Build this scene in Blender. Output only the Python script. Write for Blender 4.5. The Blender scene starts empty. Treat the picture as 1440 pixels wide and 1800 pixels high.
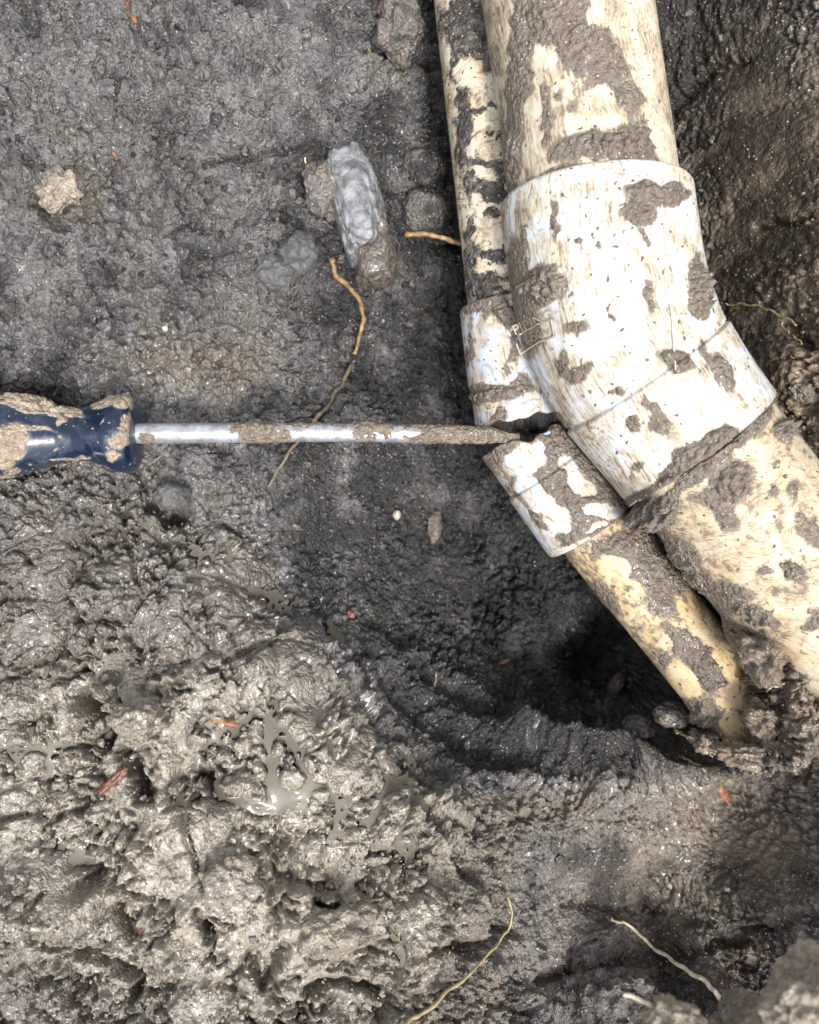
import bpy, math, random
import numpy as np

# ------------------------------------------------------------------ camera, sky, sun, exposure
MM = 0.001
CAM_H = 330.0            # mm above the pipe axis
FOC = 1485.0             # focal length in photo pixels
scene = bpy.context.scene
scene.render.engine = 'CYCLES'
cd = bpy.data.cameras.new('camera'); cam = bpy.data.objects.new('camera', cd)
scene.collection.objects.link(cam); scene.camera = cam
cam.location = (0, 0, CAM_H*MM); cam.rotation_euler = (0, 0, 0)
cd.sensor_fit = 'HORIZONTAL'; cd.sensor_width = 36.0; cd.lens = 36.0*FOC/1440.0
cd.clip_start = 0.01; cd.clip_end = 200.0
cd.dof.use_dof = True; cd.dof.focus_distance = 0.345; cd.dof.aperture_fstop = 15.0
SUN_EL, SUN_AZ = 66.0, 150.0       # azimuth of the light's source, clockwise from +Y
w = bpy.data.worlds.new("World"); scene.world = w; w.use_nodes = True
nt = w.node_tree; nt.nodes.clear()
sky = nt.nodes.new('ShaderNodeTexSky'); sky.sky_type = 'NISHITA'; sky.sun_disc = False
sky.sun_elevation = math.radians(SUN_EL); sky.sun_rotation = math.radians(SUN_AZ)
sky.air_density = 1.0; sky.dust_density = 4.0; sky.ozone_density = 1.0
hs = nt.nodes.new('ShaderNodeHueSaturation'); hs.inputs['Saturation'].default_value = 0.22
bg = nt.nodes.new('ShaderNodeBackground'); bg.inputs['Strength'].default_value = 0.15
wo = nt.nodes.new('ShaderNodeOutputWorld')
nt.links.new(sky.outputs[0], hs.inputs['Color']); nt.links.new(hs.outputs[0], bg.inputs['Color']); nt.links.new(bg.outputs[0], wo.inputs[0])
sl = bpy.data.lights.new('sun', 'SUN'); sl.energy = 1.5; sl.angle = math.radians(12); sl.color = (1.0, 0.97, 0.92)
sun = bpy.data.objects.new('sun', sl); scene.collection.objects.link(sun)
sun.rotation_euler = (math.radians(90-SUN_EL), 0, math.radians(180-SUN_AZ))
scene.view_settings.view_transform = 'Standard'; scene.view_settings.look = 'None'
scene.view_settings.gamma = 1.0; scene.view_settings.use_curve_mapping = False
scene.view_settings.exposure = 1.25
C = scene.collection
rng = np.random.default_rng(7); random.seed(7)

# ------------------------------------------------------------------ helpers
def W(px, py, z):
    """world mm of the point seen at photo pixel (px,py) at height z"""
    k = (CAM_H - z)/FOC
    return np.stack([(np.asarray(px, float)-720.0)*k, (900.0-np.asarray(py, float))*k, np.asarray(z, float)+0*np.asarray(px, float)], -1)
def to_px(x, y, z):
    k = FOC/(CAM_H - z)
    return 720.0 + x*k, 900.0 - y*k
def hsh(ix, iy, iz, seed):
    h = (ix.astype(np.int64)*374761393 + iy.astype(np.int64)*668265263 + iz*2147483647 + seed*1274126177) & 0xffffffff
    h = ((h ^ (h >> 13))*1274126177) & 0xffffffff
    h = ((h ^ (h >> 16))*2246822519) & 0xffffffff
    h ^= h >> 15
    return (h & 0xffffff).astype(np.float32)/np.float32(0xffffff)
def perlin(x, y, seed):
    ix = np.floor(x); iy = np.floor(y); fx = (x-ix).astype(np.float32); fy = (y-iy).astype(np.float32)
    u = fx*fx*fx*(fx*(fx*6-15)+10); v = fy*fy*fy*(fy*(fy*6-15)+10)
    def g(dx, dy):
        a = hsh(ix+dx, iy+dy, 0, seed)*np.float32(2*math.pi)
        return np.cos(a)*(fx-dx) + np.sin(a)*(fy-dy)
    a = g(0, 0); b = g(1, 0); c = g(0, 1); d = g(1, 1)
    return ((a+(b-a)*u) + ((c+(d-c)*u)-(a+(b-a)*u))*v)*1.45
def fbm(x, y, seed, o=4, gain=0.5):
    r = 0; a = 1.0; s = 0
    for k in range(o):
        r = r + a*perlin(x*2**k+17.3*k, y*2**k-9.1*k, seed+k); s += a; a *= gain
    return r/s
def worley(x, y, seed):
    ix = np.floor(x); iy = np.floor(y)
    f1 = np.full(x.shape, 9, np.float32); f2 = f1.copy(); idc = np.zeros(x.shape, np.float32)
    for dx in (-1, 0, 1):
        for dy in (-1, 0, 1):
            jx = hsh(ix+dx, iy+dy, 1, seed); jy = hsh(ix+dx, iy+dy, 2, seed)
            d = np.sqrt((ix+dx+jx-x)**2 + (iy+dy+jy-y)**2).astype(np.float32)
            near = d < f1
            f2 = np.where(near, f1, np.minimum(f2, d)); idc = np.where(near, jx*0.5+jy*0.5, idc); f1 = np.where(near, d, f1)
    return f1, f2, idc
def perlin3(p, seed):
    i = np.floor(p); f = p-i; u = f*f*f*(f*(f*6-15)+10); r = 0
    for dx in (0, 1):
        for dy in (0, 1):
            for dz in (0, 1):
                iz = (i[..., 2]+dz).astype(np.int64)
                a = hsh(i[..., 0]+dx, i[..., 1]+dy, iz, seed)*2*math.pi; b = hsh(i[..., 0]+dx, i[..., 1]+dy, iz, seed+91)*2-1
                c = np.sqrt(1-b*b)
                g = c*np.cos(a)*(f[..., 0]-dx)+c*np.sin(a)*(f[..., 1]-dy)+b*(f[..., 2]-dz)
                r = r + g*(u[..., 0] if dx else 1-u[..., 0])*(u[..., 1] if dy else 1-u[..., 1])*(u[..., 2] if dz else 1-u[..., 2])
    return r*1.5
def fbm3(p, seed, o=4, gain=0.5):
    r = 0; a = 1.0
    for k in range(o): r = r + a*perlin3(p*2**k + 5.7*k, seed+k); a *= gain
    return r
def h32(ix, iy, iz, seed):
    h = ix.astype(np.int32).view(np.uint32)*np.uint32(374761393) + iy.astype(np.int32).view(np.uint32)*np.uint32(668265263) + iz.astype(np.int32).view(np.uint32)*np.uint32(2147483647-58) + np.uint32((seed*1274126177) & 0xffffffff)
    h = (h ^ (h >> np.uint32(13)))*np.uint32(1274126177); h = (h ^ (h >> np.uint32(16)))*np.uint32(2246822519); return h ^ (h >> np.uint32(15))
def pn3(x, y, z, seed):
    ix = np.floor(x); iy = np.floor(y); iz = np.floor(z); fx = (x-ix).astype(np.float32); fy = (y-iy).astype(np.float32); fz = (z-iz).astype(np.float32)
    u = fx*fx*fx*(fx*(fx*6-15)+10); v = fy*fy*fy*(fy*(fy*6-15)+10); w_ = fz*fz*fz*(fz*(fz*6-15)+10); r = 0
    for dx in (0, 1):
        for dy in (0, 1):
            for dz in (0, 1):
                h = h32(ix+dx, iy+dy, iz+dz, seed)
                g = ((h & np.uint32(255)).astype(np.float32)/127.5-1)*(fx-dx) + (((h >> np.uint32(8)) & np.uint32(255)).astype(np.float32)/127.5-1)*(fy-dy) + (((h >> np.uint32(16)) & np.uint32(255)).astype(np.float32)/127.5-1)*(fz-dz)
                r = r + g*(u if dx else 1-u)*(v if dy else 1-v)*(w_ if dz else 1-w_)
    return r*1.35
def fb3(x, y, z, seed, o=3, gain=0.5):
    r = 0; a = 1.0; t_ = 0
    for k in range(o): r = r + a*pn3(x*2**k+7.3*k, y*2**k-9.1*k, z*2**k+3.3*k, seed+k); t_ += a; a *= gain
    return r/t_
def wor3(x, y, z, seed):
    ix = np.floor(x-0.5); iy = np.floor(y-0.5); iz = np.floor(z-0.5)
    f1 = np.full(x.shape, 9, np.float32); f2 = f1.copy(); idc = np.zeros(x.shape, np.float32); q = np.float32(0.72/255)
    for dx in (0, 1):
        for dy in (0, 1):
            for dz in (0, 1):
                h = h32(ix+dx, iy+dy, iz+dz, seed)
                d = np.sqrt((ix+dx+0.14+(h & np.uint32(255)).astype(np.float32)*q-x)**2 + (iy+dy+0.14+((h >> np.uint32(8)) & np.uint32(255)).astype(np.float32)*q-y)**2 + (iz+dz+0.14+((h >> np.uint32(16)) & np.uint32(255)).astype(np.float32)*q-z)**2).astype(np.float32)
                near = d < f1; f2 = np.where(near, f1, np.minimum(f2, d)); idc = np.where(near, (h >> np.uint32(24)).astype(np.float32)/255, idc); f1 = np.where(near, d, f1)
    return f1, f2, idc
def sstep(a, b, x):
    t = np.clip((x-a)/(b-a), 0, 1); return t*t*(3-2*t)
def lerp(a, b, t): return a+(b-a)*t
def field(px, py, base, blobs, sharp=1.6):
    f = np.full(px.shape, base, np.float32)
    for (cx, cy, rx, ry, ang, v) in blobs:
        c, s = math.cos(math.radians(ang)), math.sin(math.radians(ang))
        dx = px-cx; dy = py-cy
        q = ((dx*c+dy*s)/rx)**2 + ((-dx*s+dy*c)/ry)**2
        wgt = np.exp(-q**sharp*0.7); f = f*(1-wgt)+v*wgt
    return f
def maxblob(px, py, base, blobs):
    """union of ellipses: + = mud, - = wiped clean; returns about +-1"""
    f = np.full(px.shape, base, np.float32)
    for (cx, cy, rx, ry, ang, v) in blobs:
        c, s = math.cos(math.radians(ang)), math.sin(math.radians(ang))
        dx = px-cx; dy = py-cy
        q = np.sqrt(((dx*c+dy*s)/rx)**2 + ((-dx*s+dy*c)/ry)**2)
        wgt = 1-sstep(0.6, 1.35, q); f = f*(1-wgt)+v*wgt
    return f
def seg_dist(px, py, pts):
    best = np.full(px.shape, 1e9, np.float32); sd = best.copy()
    for (x0, y0), (x1, y1) in zip(pts[:-1], pts[1:]):
        vx, vy = x1-x0, y1-y0; L = vx*vx+vy*vy
        t = np.clip(((px-x0)*vx+(py-y0)*vy)/L, 0, 1)
        dx = px-x0-t*vx; dy = py-y0-t*vy
        d = np.sqrt(dx*dx+dy*dy); s = np.sign(vx*dy-vy*dx)
        m = d < best; best = np.where(m, d, best); sd = np.where(m, s*d, sd)
    return best, sd

def mesh_obj(name, verts, faces, mat, parent=None, attrs=None, smooth=True):
    """verts (n,3) in mm, faces (m,3|4) int array"""
    me = bpy.data.meshes.new(name)
    verts = np.asarray(verts, np.float32)*MM; faces = np.asarray(faces, np.int32); k = faces.shape[1]
    me.vertices.add(len(verts)); me.vertices.foreach_set('co', verts.ravel())
    me.loops.add(faces.size); me.loops.foreach_set('vertex_index', faces.ravel())
    me.polygons.add(len(faces)); me.polygons.foreach_set('loop_start', np.arange(0, faces.size, k, dtype=np.int32))
    me.polygons.foreach_set('use_smooth', np.full(len(faces), smooth, bool))
    me.update(calc_edges=True)
    for an, av in (attrs or {}).items():
        av = np.asarray(av, np.float32)
        if av.ndim == 2:
            a = me.attributes.new(an, 'FLOAT_VECTOR', 'POINT'); a.data.foreach_set('vector', av.ravel())
        else:
            a = me.attributes.new(an, 'FLOAT', 'POINT'); a.data.foreach_set('value', av.ravel())
    me.materials.append(mat)
    o = bpy.data.objects.new(name, me); C.objects.link(o)
    if parent is not None: o.parent = parent
    return o
def grid_faces(ni, nj, wrap=False):
    i = np.arange(ni-1)[:, None]; j = np.arange(nj if wrap else nj-1)[None, :]
    a = i*nj+j; b = i*nj+(j+1) % nj; c = (i+1)*nj+(j+1) % nj; d = (i+1)*nj+j
    return np.stack([a, d, c, b], -1).reshape(-1, 4)
def tag(o, label=None, cat=None, group=None, kind=None):
    if label: o['label'] = label
    if cat: o['category'] = cat
    if group: o['group'] = group
    if kind: o['kind'] = kind
    return o
def empty(name, loc_mm=(0, 0, 0)):
    o = bpy.data.objects.new(name, None); C.objects.link(o); o.location = [c*MM for c in loc_mm]; o.empty_display_size = 0.01
    return o
def adopt(child, root):
    child.parent = root; child.matrix_parent_inverse = root.matrix_basis.inverted(); return child

# ------------------------------------------------------------------ materials
class NB:
    def __init__(s, name):
        s.m = bpy.data.materials.new(name); s.m.use_nodes = True; s.t = s.m.node_tree; s.t.nodes.clear()
        s.out = s.t.nodes.new('ShaderNodeOutputMaterial'); s.b = s.t.nodes.new('ShaderNodeBsdfPrincipled')
        s.t.links.new(s.b.outputs[0], s.out.inputs[0])
    def n(s, ty, **kw):
        o = s.t.nodes.new('ShaderNode'+ty)
        for k, v in kw.items(): setattr(o, k, v)
        return o
    def l(s, a, b): s.t.links.new(a, b)
    def val(s, sock, v):
        if hasattr(v, 'is_output') or hasattr(v, 'links'): s.l(v, sock)
        else: sock.default_value = v
    def attr(s, name): a = s.n('Attribute', attribute_name=name); return a
    def math(s, op, a, b=None, clamp=False):
        o = s.n('Math', operation=op, use_clamp=clamp); s.val(o.inputs[0], a)
        if b is not None: s.val(o.inputs[1], b)
        return o.outputs[0]
    def mix(s, f, a, b, blend='MIX'):
        o = s.n('MixRGB', blend_type=blend); s.val(o.inputs[0], f); s.val(o.inputs[1], a); s.val(o.inputs[2], b); return o.outputs[0]
    def noise(s, vec, scale, detail=3, rough=0.55, dist=0.0):
        o = s.n('TexNoise'); s.l(vec, o.inputs['Vector']); o.inputs['Scale'].default_value = scale
        o.inputs['Detail'].default_value = detail; o.inputs['Roughness'].default_value = rough; o.inputs['Distortion'].default_value = dist
        return o.outputs['Fac']
    def ramp(s, f, stops):
        o = s.n('ValToRGB'); s.val(o.inputs[0], f); e = o.color_ramp.elements
        e[0].position, e[0].color = stops[0]; e[1].position, e[1].color = stops[-1]
        for p, c in stops[1:-1]: q = e.new(p); q.color = c
        return o.outputs[0]
    def rng(s, v, a, b, c, d):
        o = s.n('MapRange'); s.val(o.inputs[0], v)
        for k, q in enumerate((a, b, c, d)): s.val(o.inputs[k+1], q)
        return o.outputs[0]
def c3(r, g, b): return (r, g, b, 1.0)

def soil_material():
    """uses vertex attributes tone (0 dark grey, .5 brown, 1 tan; in the hole it also carries shade) and wet (0..1)"""
    b = NB('wet clay soil')
    pos = b.n('NewGeometry').outputs['Position']
    tone = b.attr('tone').outputs['Fac']; wet = b.attr('wet').outputs['Fac']
    n1 = b.noise(pos, 60, 5, 0.6); n2 = b.noise(pos, 420, 4, 0.6); n3 = b.noise(pos, 1900, 2, 0.6)
    t2 = b.math('ADD', tone, b.math('MULTIPLY', b.math('SUBTRACT', n1, 0.5), 0.3), clamp=True)
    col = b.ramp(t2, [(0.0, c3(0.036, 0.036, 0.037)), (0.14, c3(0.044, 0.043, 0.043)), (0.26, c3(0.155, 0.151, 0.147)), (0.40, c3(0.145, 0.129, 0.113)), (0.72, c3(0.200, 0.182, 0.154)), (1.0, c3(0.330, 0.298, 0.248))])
    v = b.rng(n2, 0.3, 0.7, 0.62, 1.38)
    vv = b.n('Combine' 'XYZ'); [b.l(v, vv.inputs[k]) for k in range(3)]
    col = b.mix(1.0, col, vv.outputs[0], 'MULTIPLY')
    col = b.mix(b.attr('brown').outputs['Fac'], col, b.mix(1.0, col, c3(1.12, 0.90, 0.68), 'MULTIPLY'))
    # sand grains
    vo = b.n('TexVoronoi'); b.l(pos, vo.inputs['Vector']); vo.inputs['Scale'].default_value = 1100
    sep = b.n('SeparateColor'); b.l(vo.outputs['Color'], sep.inputs[0])
    g1 = b.math('GREATER_THAN', sep.outputs[0], 0.955); g2 = b.math('LESS_THAN', vo.outputs['Distance'], 0.42)
    gm = b.math('MULTIPLY', g1, g2)
    col = b.mix(b.math('MULTIPLY', gm, 0.75), col, b.mix(sep.outputs[1], c3(0.45, 0.36, 0.26), c3(0.6, 0.58, 0.55)))
    b.l(col, b.b.inputs['Base Color'])
    # wet sheen in patches
    film = b.noise(pos, 130, 4, 0.6)
    wf = b.math('MULTIPLY', wet, b.rng(film, 0.36, 0.56, 0.35, 1.0), clamp=True)
    ro = b.rng(wf, 0.0, 1.0, 0.52, 0.15)
    b.l(b.rng(wf, 0.2, 0.6, 0.0, 1.0), b.b.inputs['Coat Weight']); b.b.inputs['Coat Roughness'].default_value = 0.07; b.b.inputs['Coat IOR'].default_value = 1.5
    ro = b.math('ADD', ro, b.math('MULTIPLY', b.math('SUBTRACT', n3, 0.5), 0.25), clamp=True)
    b.l(ro, b.b.inputs['Roughness'])
    b.b.inputs['IOR'].default_value = 1.45
    # fine relief (under a mm)
    bp = b.n('Bump'); bp.inputs['Distance'].default_value = 0.0015
    h = b.math('ADD', b.math('MULTIPLY', n2, 0.5), b.math('MULTIPLY', b.noise(pos, 1300, 4, 0.7), 0.5))
    h = b.math('ADD', h, b.math('MULTIPLY', gm, 0.18))
    wv_ = b.n('VectorMath', operation='SCALE'); nz = b.n('TexNoise'); b.l(pos, nz.inputs['Vector']); nz.inputs['Scale'].default_value = 700; nz.inputs['Detail'].default_value = 2
    b.l(nz.outputs['Color'], wv_.inputs[0]); wv_.inputs['Scale'].default_value = 0.0005
    wp = b.n('VectorMath', operation='ADD'); b.l(pos, wp.inputs[0]); b.l(wv_.outputs[0], wp.inputs[1])
    for sc_, am_ in ((560, 1.1), (1250, 0.6)):
        vg = b.n('TexVoronoi'); b.l(wp.outputs[0], vg.inputs['Vector']); vg.inputs['Scale'].default_value = sc_
        h = b.math('SUBTRACT', h, b.math('MULTIPLY', b.math('POWER', vg.outputs['Distance'], 2.0), am_))
    b.l(h, bp.inputs['Height']); b.val(bp.inputs['Strength'], b.math('MULTIPLY', b.rng(wf, 0, 1, 1.0, 0.7), b.rng(b.attr('brown').outputs['Fac'], 0, 1, 1.0, 0.5))); b.l(bp.outputs[0], b.b.inputs['Normal'])
    return b.m
M_SOIL = soil_material()

def plastic_material(name, clean, cream, streak_dir=0.0, stain=0.5, bend=0.4):
    """white PVC: attribute 'surf' = (along mm, around mm, 0), 'mud' = stain weight from nearby mud, raised on the flanks"""
    b = NB(name)
    sv = b.attr('surf').outputs['Vector']; pos = b.n('NewGeometry').outputs['Position']
    mud = b.attr('mud').outputs['Fac']
    big = b.n('TexNoise'); b.l(sv, big.inputs['Vector']); big.inputs['Scale'].default_value = 0.045; big.inputs['Detail'].default_value = 2
    off = b.n('VectorMath', operation='SUBTRACT'); b.l(big.outputs['Color'], off.inputs[0]); off.inputs[1].default_value = (0.5, 0.5, 0.5)
    sc = b.n('VectorMath', operation='SCALE'); b.l(off.outputs[0], sc.inputs[0]); sc.inputs['Scale'].default_value = 22.0*bend
    ad = b.n('VectorMath', operation='ADD'); b.l(sv, ad.inputs[0]); b.l(sc.outputs[0], ad.inputs[1])
    mp = b.n('Mapping'); b.l(ad.outputs[0], mp.inputs['Vector']); mp.inputs['Rotation'].default_value = (0, 0, math.radians(streak_dir))
    mp2 = b.n('Mapping'); b.l(mp.outputs[0], mp2.inputs['Vector']); mp2.inputs['Scale'].default_value = (0.045, 1.1, 1)
    s1 = b.noise(mp2.outputs[0], 1.0, 5, 0.6, 0.25)
    mp3 = b.n('Mapping'); b.l(mp.outputs[0], mp3.inputs['Vector']); mp3.inputs['Scale'].default_value = (0.085, 3.2, 1)
    s2 = b.noise(mp3.outputs[0], 1.0, 4, 0.7, 0.3)
    patch = b.noise(sv, 0.085, 5, 0.6, 0.4)
    spk = b.noise(sv, 1.9, 3, 0.6)
    film = b.math('ADD', b.math('MULTIPLY', s1, 0.74), b.math('MULTIPLY', s2, 0.26))
    k = b.math('ADD', b.math('MULTIPLY', b.math('SUBTRACT', film, 0.5), 2.5), b.math('MULTIPLY', b.math('SUBTRACT', patch, 0.5), 1.5))
    blot = b.noise(sv, 0.55, 6, 0.7, 0.5)
    k = b.math('ADD', k, b.math('MULTIPLY', b.math('SUBTRACT', blot, 0.5), 1.1))
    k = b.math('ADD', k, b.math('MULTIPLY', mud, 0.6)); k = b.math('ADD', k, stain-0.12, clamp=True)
    cl = b.mix(b.rng(patch, 0.40, 0.60, 0, 1), clean, cream)
    col = b.ramp(k, [(0.0, c3(0, 0, 0)), (0.34, c3(0, 0, 0)), (0.56, c3(.30, .30, .30)), (0.85, c3(.85, .85, .85)), (1.0, c3(1, 1, 1))])
    stc = b.mix(b.rng(k, 0.5, 0.95, 0, 1), c3(0.42, 0.30, 0.17), c3(0.125, 0.102, 0.080))
    cc = b.mix(col, cl, stc)
    # thin wiped film of mud
    mp4 = b.n('Mapping'); b.l(mp.outputs[0], mp4.inputs['Vector']); mp4.inputs['Scale'].default_value = (0.035, 0.11, 1); mp4.inputs['Location'].default_value = (7, 3, 0)
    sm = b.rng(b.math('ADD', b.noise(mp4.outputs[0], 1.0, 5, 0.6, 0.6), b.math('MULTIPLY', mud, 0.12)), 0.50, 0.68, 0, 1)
    sm = b.math('MULTIPLY', sm, b.rng(b.math('ADD', b.math('MULTIPLY', s2, 0.6), b.math('MULTIPLY', blot, 0.4)), 0.38, 0.58, 0.15, 0.85))
    cc = b.mix(sm, cc, c3(0.20, 0.160, 0.118))
    sp = b.math('MULTIPLY', b.math('GREATER_THAN', spk, 0.70), 0.8)
    cc = b.mix(sp, cc, c3(0.13, 0.10, 0.075))
    b.l(cc, b.b.inputs['Base Color'])
    b.l(b.rng(k, 0.2, 0.9, 0.34, 0.7), b.b.inputs['Roughness'])
    bp = b.n('Bump'); bp.inputs['Distance'].default_value = 0.0004; bp.inputs['Strength'].default_value = 0.5
    b.l(b.math('ADD', b.math('MULTIPLY', k, 0.7), b.math('MULTIPLY', s2, 0.4)), bp.inputs['Height']); b.l(bp.outputs[0], b.b.inputs['Normal'])
    return b.m
WHITE = c3(0.54, 0.58, 0.62); CREAMY = c3(0.52, 0.47, 0.37)
M_PIPE_UP = plastic_material('stained pvc pipe', c3(0.53, 0.49, 0.40), c3(0.47, 0.40, 0.29), 3, 0.66, 0.7)
M_PIPE_LOW = plastic_material('yellowed pvc pipe', c3(0.50, 0.44, 0.33), c3(0.46, 0.36, 0.22), 62, 0.60, 1.3)
M_FIT = plastic_material('white pvc fitting', WHITE, CREAMY, -4, 0.58, 0.5)
M_SPIPE_UP = plastic_material('small stained pvc pipe', c3(0.56, 0.52, 0.43), c3(0.54, 0.46, 0.33), 86, 0.52, 1.0)
M_SFIT = plastic_material('small white pvc fitting', c3(0.44, 0.50, 0.62), c3(0.52, 0.47, 0.38), 8, 0.52, 0.8)
M_SPIPE_LOW = plastic_material('small yellow pvc pipe', c3(0.55, 0.44, 0.28), c3(0.54, 0.37, 0.18), 20, 0.52, 1.0)

def simple_material(name, col, rough=0.5, metallic=0.0, var=0.25, scale=300, bump=0.0003, col2=None, spec=None):
    b = NB(name); pos = b.n('NewGeometry').outputs['Position']
    n = b.noise(pos, scale, 5, 0.6); n2 = b.noise(pos, scale*4, 3, 0.6)
    c2 = col2 if col2 else tuple(v*(1-var) for v in col[:3])+(1,)
    b.l(b.mix(b.rng(n, 0.35, 0.65, 0, 1), col, c2), b.b.inputs['Base Color'])
    b.l(b.rng(n2, 0.3, 0.7, rough*0.7, min(1, rough*1.3)), b.b.inputs['Roughness'])
    b.b.inputs['Metallic'].default_value = metallic
    bp = b.n('Bump'); bp.inputs['Distance'].default_value = bump; bp.inputs['Strength'].default_value = 0.6
    b.l(b.math('ADD', n, b.math('MULTIPLY', n2, 0.5)), bp.inputs['Height']); b.l(bp.outputs[0], b.b.inputs['Normal'])
    return b.m
M_ROOT = simple_material('ochre root', c3(0.34, 0.21, 0.085), 0.5, col2=c3(0.13, 0.09, 0.05))
M_ROOT_DK = simple_material('muddy root', c3(0.16, 0.12, 0.08), 0.5, col2=c3(0.09, 0.075, 0.06))
M_ROOT_PALE = simple_material('pale root', c3(0.62, 0.55, 0.42), 0.5, col2=c3(0.38, 0.31, 0.21))
M_STRAW = simple_material('straw root', c3(0.33, 0.27, 0.15), 0.5, col2=c3(0.26, 0.21, 0.10))
M_BARK = simple_material('red bark', c3(0.17, 0.05, 0.026), 0.35, col2=c3(0.07, 0.03, 0.02), scale=500)
M_BARK_OR = simple_material('orange bark', c3(0.30, 0.12, 0.045), 0.4, col2=c3(0.12, 0.05, 0.025), scale=500)
M_STEEL = simple_material('dulled steel', c3(0.50, 0.53, 0.58), 0.30, 0.6, col2=c3(0.26, 0.24, 0.24), scale=200)
M_STONE = simple_material('grey stone', c3(0.105, 0.103, 0.10), 0.6, col2=c3(0.07, 0.07, 0.068), scale=260, bump=0.0014)
M_PEBBLE = simple_material('pale pebble', c3(0.45, 0.40, 0.33), 0.4, col2=c3(0.30, 0.27, 0.23), scale=300)
M_QUARTZ = simple_material('bluish white crust', c3(0.22, 0.23, 0.245), 0.42, col2=c3(0.075, 0.073, 0.07), scale=190, bump=0.0012)
def handle_material():
    b = NB('navy handle plastic'); pos = b.n('NewGeometry').outputs['Position']; mud = b.attr('mud').outputs['Fac']
    n = b.noise(pos, 90, 6, 0.7, 0.8); s = b.noise(pos, 900, 3, 0.6)
    dust = b.math('MULTIPLY', b.rng(n, 0.52, 0.72, 0, 1), b.rng(s, 0.35, 0.65, 0.25, 1.0))
    dust = b.math('ADD', dust, b.math('MULTIPLY', mud, 0.5), clamp=True)
    b.l(b.mix(b.math('MULTIPLY', dust, 0.55), c3(0.003, 0.010, 0.028), c3(0.13, 0.155, 0.19)), b.b.inputs['Base Color'])
    b.l(b.rng(dust, 0, 1, 0.24, 0.65), b.b.inputs['Roughness'])
    b.b.inputs['Coat Weight'].default_value = 0.15; b.b.inputs['Coat Roughness'].default_value = 0.2
    bp = b.n('Bump'); bp.inputs['Distance'].default_value = 0.0004; bp.inputs['Strength'].default_value = 0.4
    b.l(n, bp.inputs['Height']); b.l(bp.outputs[0], b.b.inputs['Normal'])
    return b.m
M_HANDLE = handle_material()
def water_material():
    b = NB('murky water'); pos = b.n('NewGeometry').outputs['Position']
    n = b.noise(pos, 70, 3, 0.5)
    b.l(b.mix(n, c3(0.105, 0.094, 0.077), c3(0.165, 0.148, 0.120)), b.b.inputs['Base Color'])
    b.b.inputs['Roughness'].default_value = 0.05; b.b.inputs['IOR'].default_value = 1.36
    bp = b.n('Bump'); bp.inputs['Distance'].default_value = 0.0012; bp.inputs['Strength'].default_value = 0.25
    b.l(b.noise(pos, 160, 2, 0.5), bp.inputs['Height']); b.l(bp.outputs[0], b.b.inputs['Normal'])
    return b.m
M_WATER = water_material()

# ------------------------------------------------------------------ the ground: one sheet, dug into a trench
H = [ # photo px, py, height mm
(0,0,6),(200,0,-2),(400,0,-14),(560,0,-28),(680,0,-46),(760,0,-64),
(0,150,4),(250,130,-6),(450,140,-18),(620,150,-38),(720,140,-60),
(0,300,0),(200,280,-6),(400,260,-18),(540,240,-30),(630,300,-42),(720,280,-58),(780,330,-70),
(0,480,-8),(200,480,-14),(400,470,-28),(540,460,-44),(620,470,-56),(700,400,-62),(760,400,-66),(700,500,-86),(790,520,-90),
(0,650,-15),(150,650,-19),(300,650,-25),(440,640,-38),(540,640,-58),(650,640,-82),(760,650,-96),
(0,770,-23),(120,770,-24),(250,780,-22),(400,790,-30),(520,800,-50),(650,800,-84),(800,800,-104),(920,790,-108),
(0,900,-14),(150,900,-14),(300,900,-22),(420,900,-36),(500,950,-60),(600,950,-88),(750,950,-110),(900,950,-118),
(0,1060,-2),(200,1060,-5),(370,1060,-14),(470,1060,-34),(560,1060,-62),(700,1080,-96),(850,1100,-118),(1000,1100,-124),(1100,1080,-122),
(0,1300,8),(200,1300,8),(400,1280,0),(540,1240,-12),(620,1290,-20),(700,1330,-34),(660,1200,-60),(760,1280,-64),(850,1220,-92),(930,1180,-112),(1060,1240,-124),(1150,1200,-116),
(820,1340,-58),(900,1340,-62),(980,1345,-64),(1070,1355,-62),(1160,1350,-60),(1190,1285,-72),
(740,1400,-30),(850,1400,-42),(1000,1410,-46),(1150,1420,-54),(1300,1350,-42),
(1400,1190,-8),(1440,1300,-20),
(0,1500,18),(200,1500,18),(400,1500,12),(600,1500,2),(710,1500,-8),(810,1500,-20),(950,1500,-45),(1150,1520,-66),(1300,1500,-62),(1440,1450,-40),
(0,1700,22),(300,1700,22),(500,1700,18),(700,1700,8),(850,1650,-15),(1000,1620,-54),(1150,1620,-76),(1300,1620,-80),(1440,1580,-62),
(0,1830,26),(400,1830,28),(700,1830,15),(850,1800,-6),(1000,1740,-44),(1150,1720,-62),(1300,1730,-58),(1400,1720,-30),(1480,1760,10),(1300,1860,0),(1100,1860,-6),
(1160,0,-92),(1250,0,-78),(1350,0,-52),(1460,0,-30),
(1220,250,-88),(1300,250,-66),(1450,250,-34),
(1260,450,-82),(1340,450,-58),(1450,450,-26),
(1320,580,-64),(1440,600,-26),(1375,680,-40),(1450,760,-22),(1400,740,-40),
(900,100,-100),(1000,300,-106),(1050,600,-110),(1000,850,-112),(1200,850,-105),(1300,950,-80),(1250,1080,-100),(1300,1030,-55),(1420,1060,-30),(1230,1040,-70),(1150,1100,-118),
(-250,0,30),(-250,600,10),(-250,1200,22),(-250,1800,40),(300,2100,45),(800,2100,30),(1300,2150,25),(1750,1800,50),(1750,1200,25),(1750,600,15),(1750,0,10),
(1300,-300,-40),(900,-300,-90),(500,-300,-10),(0,-300,20),(1600,-300,10),
]
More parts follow.
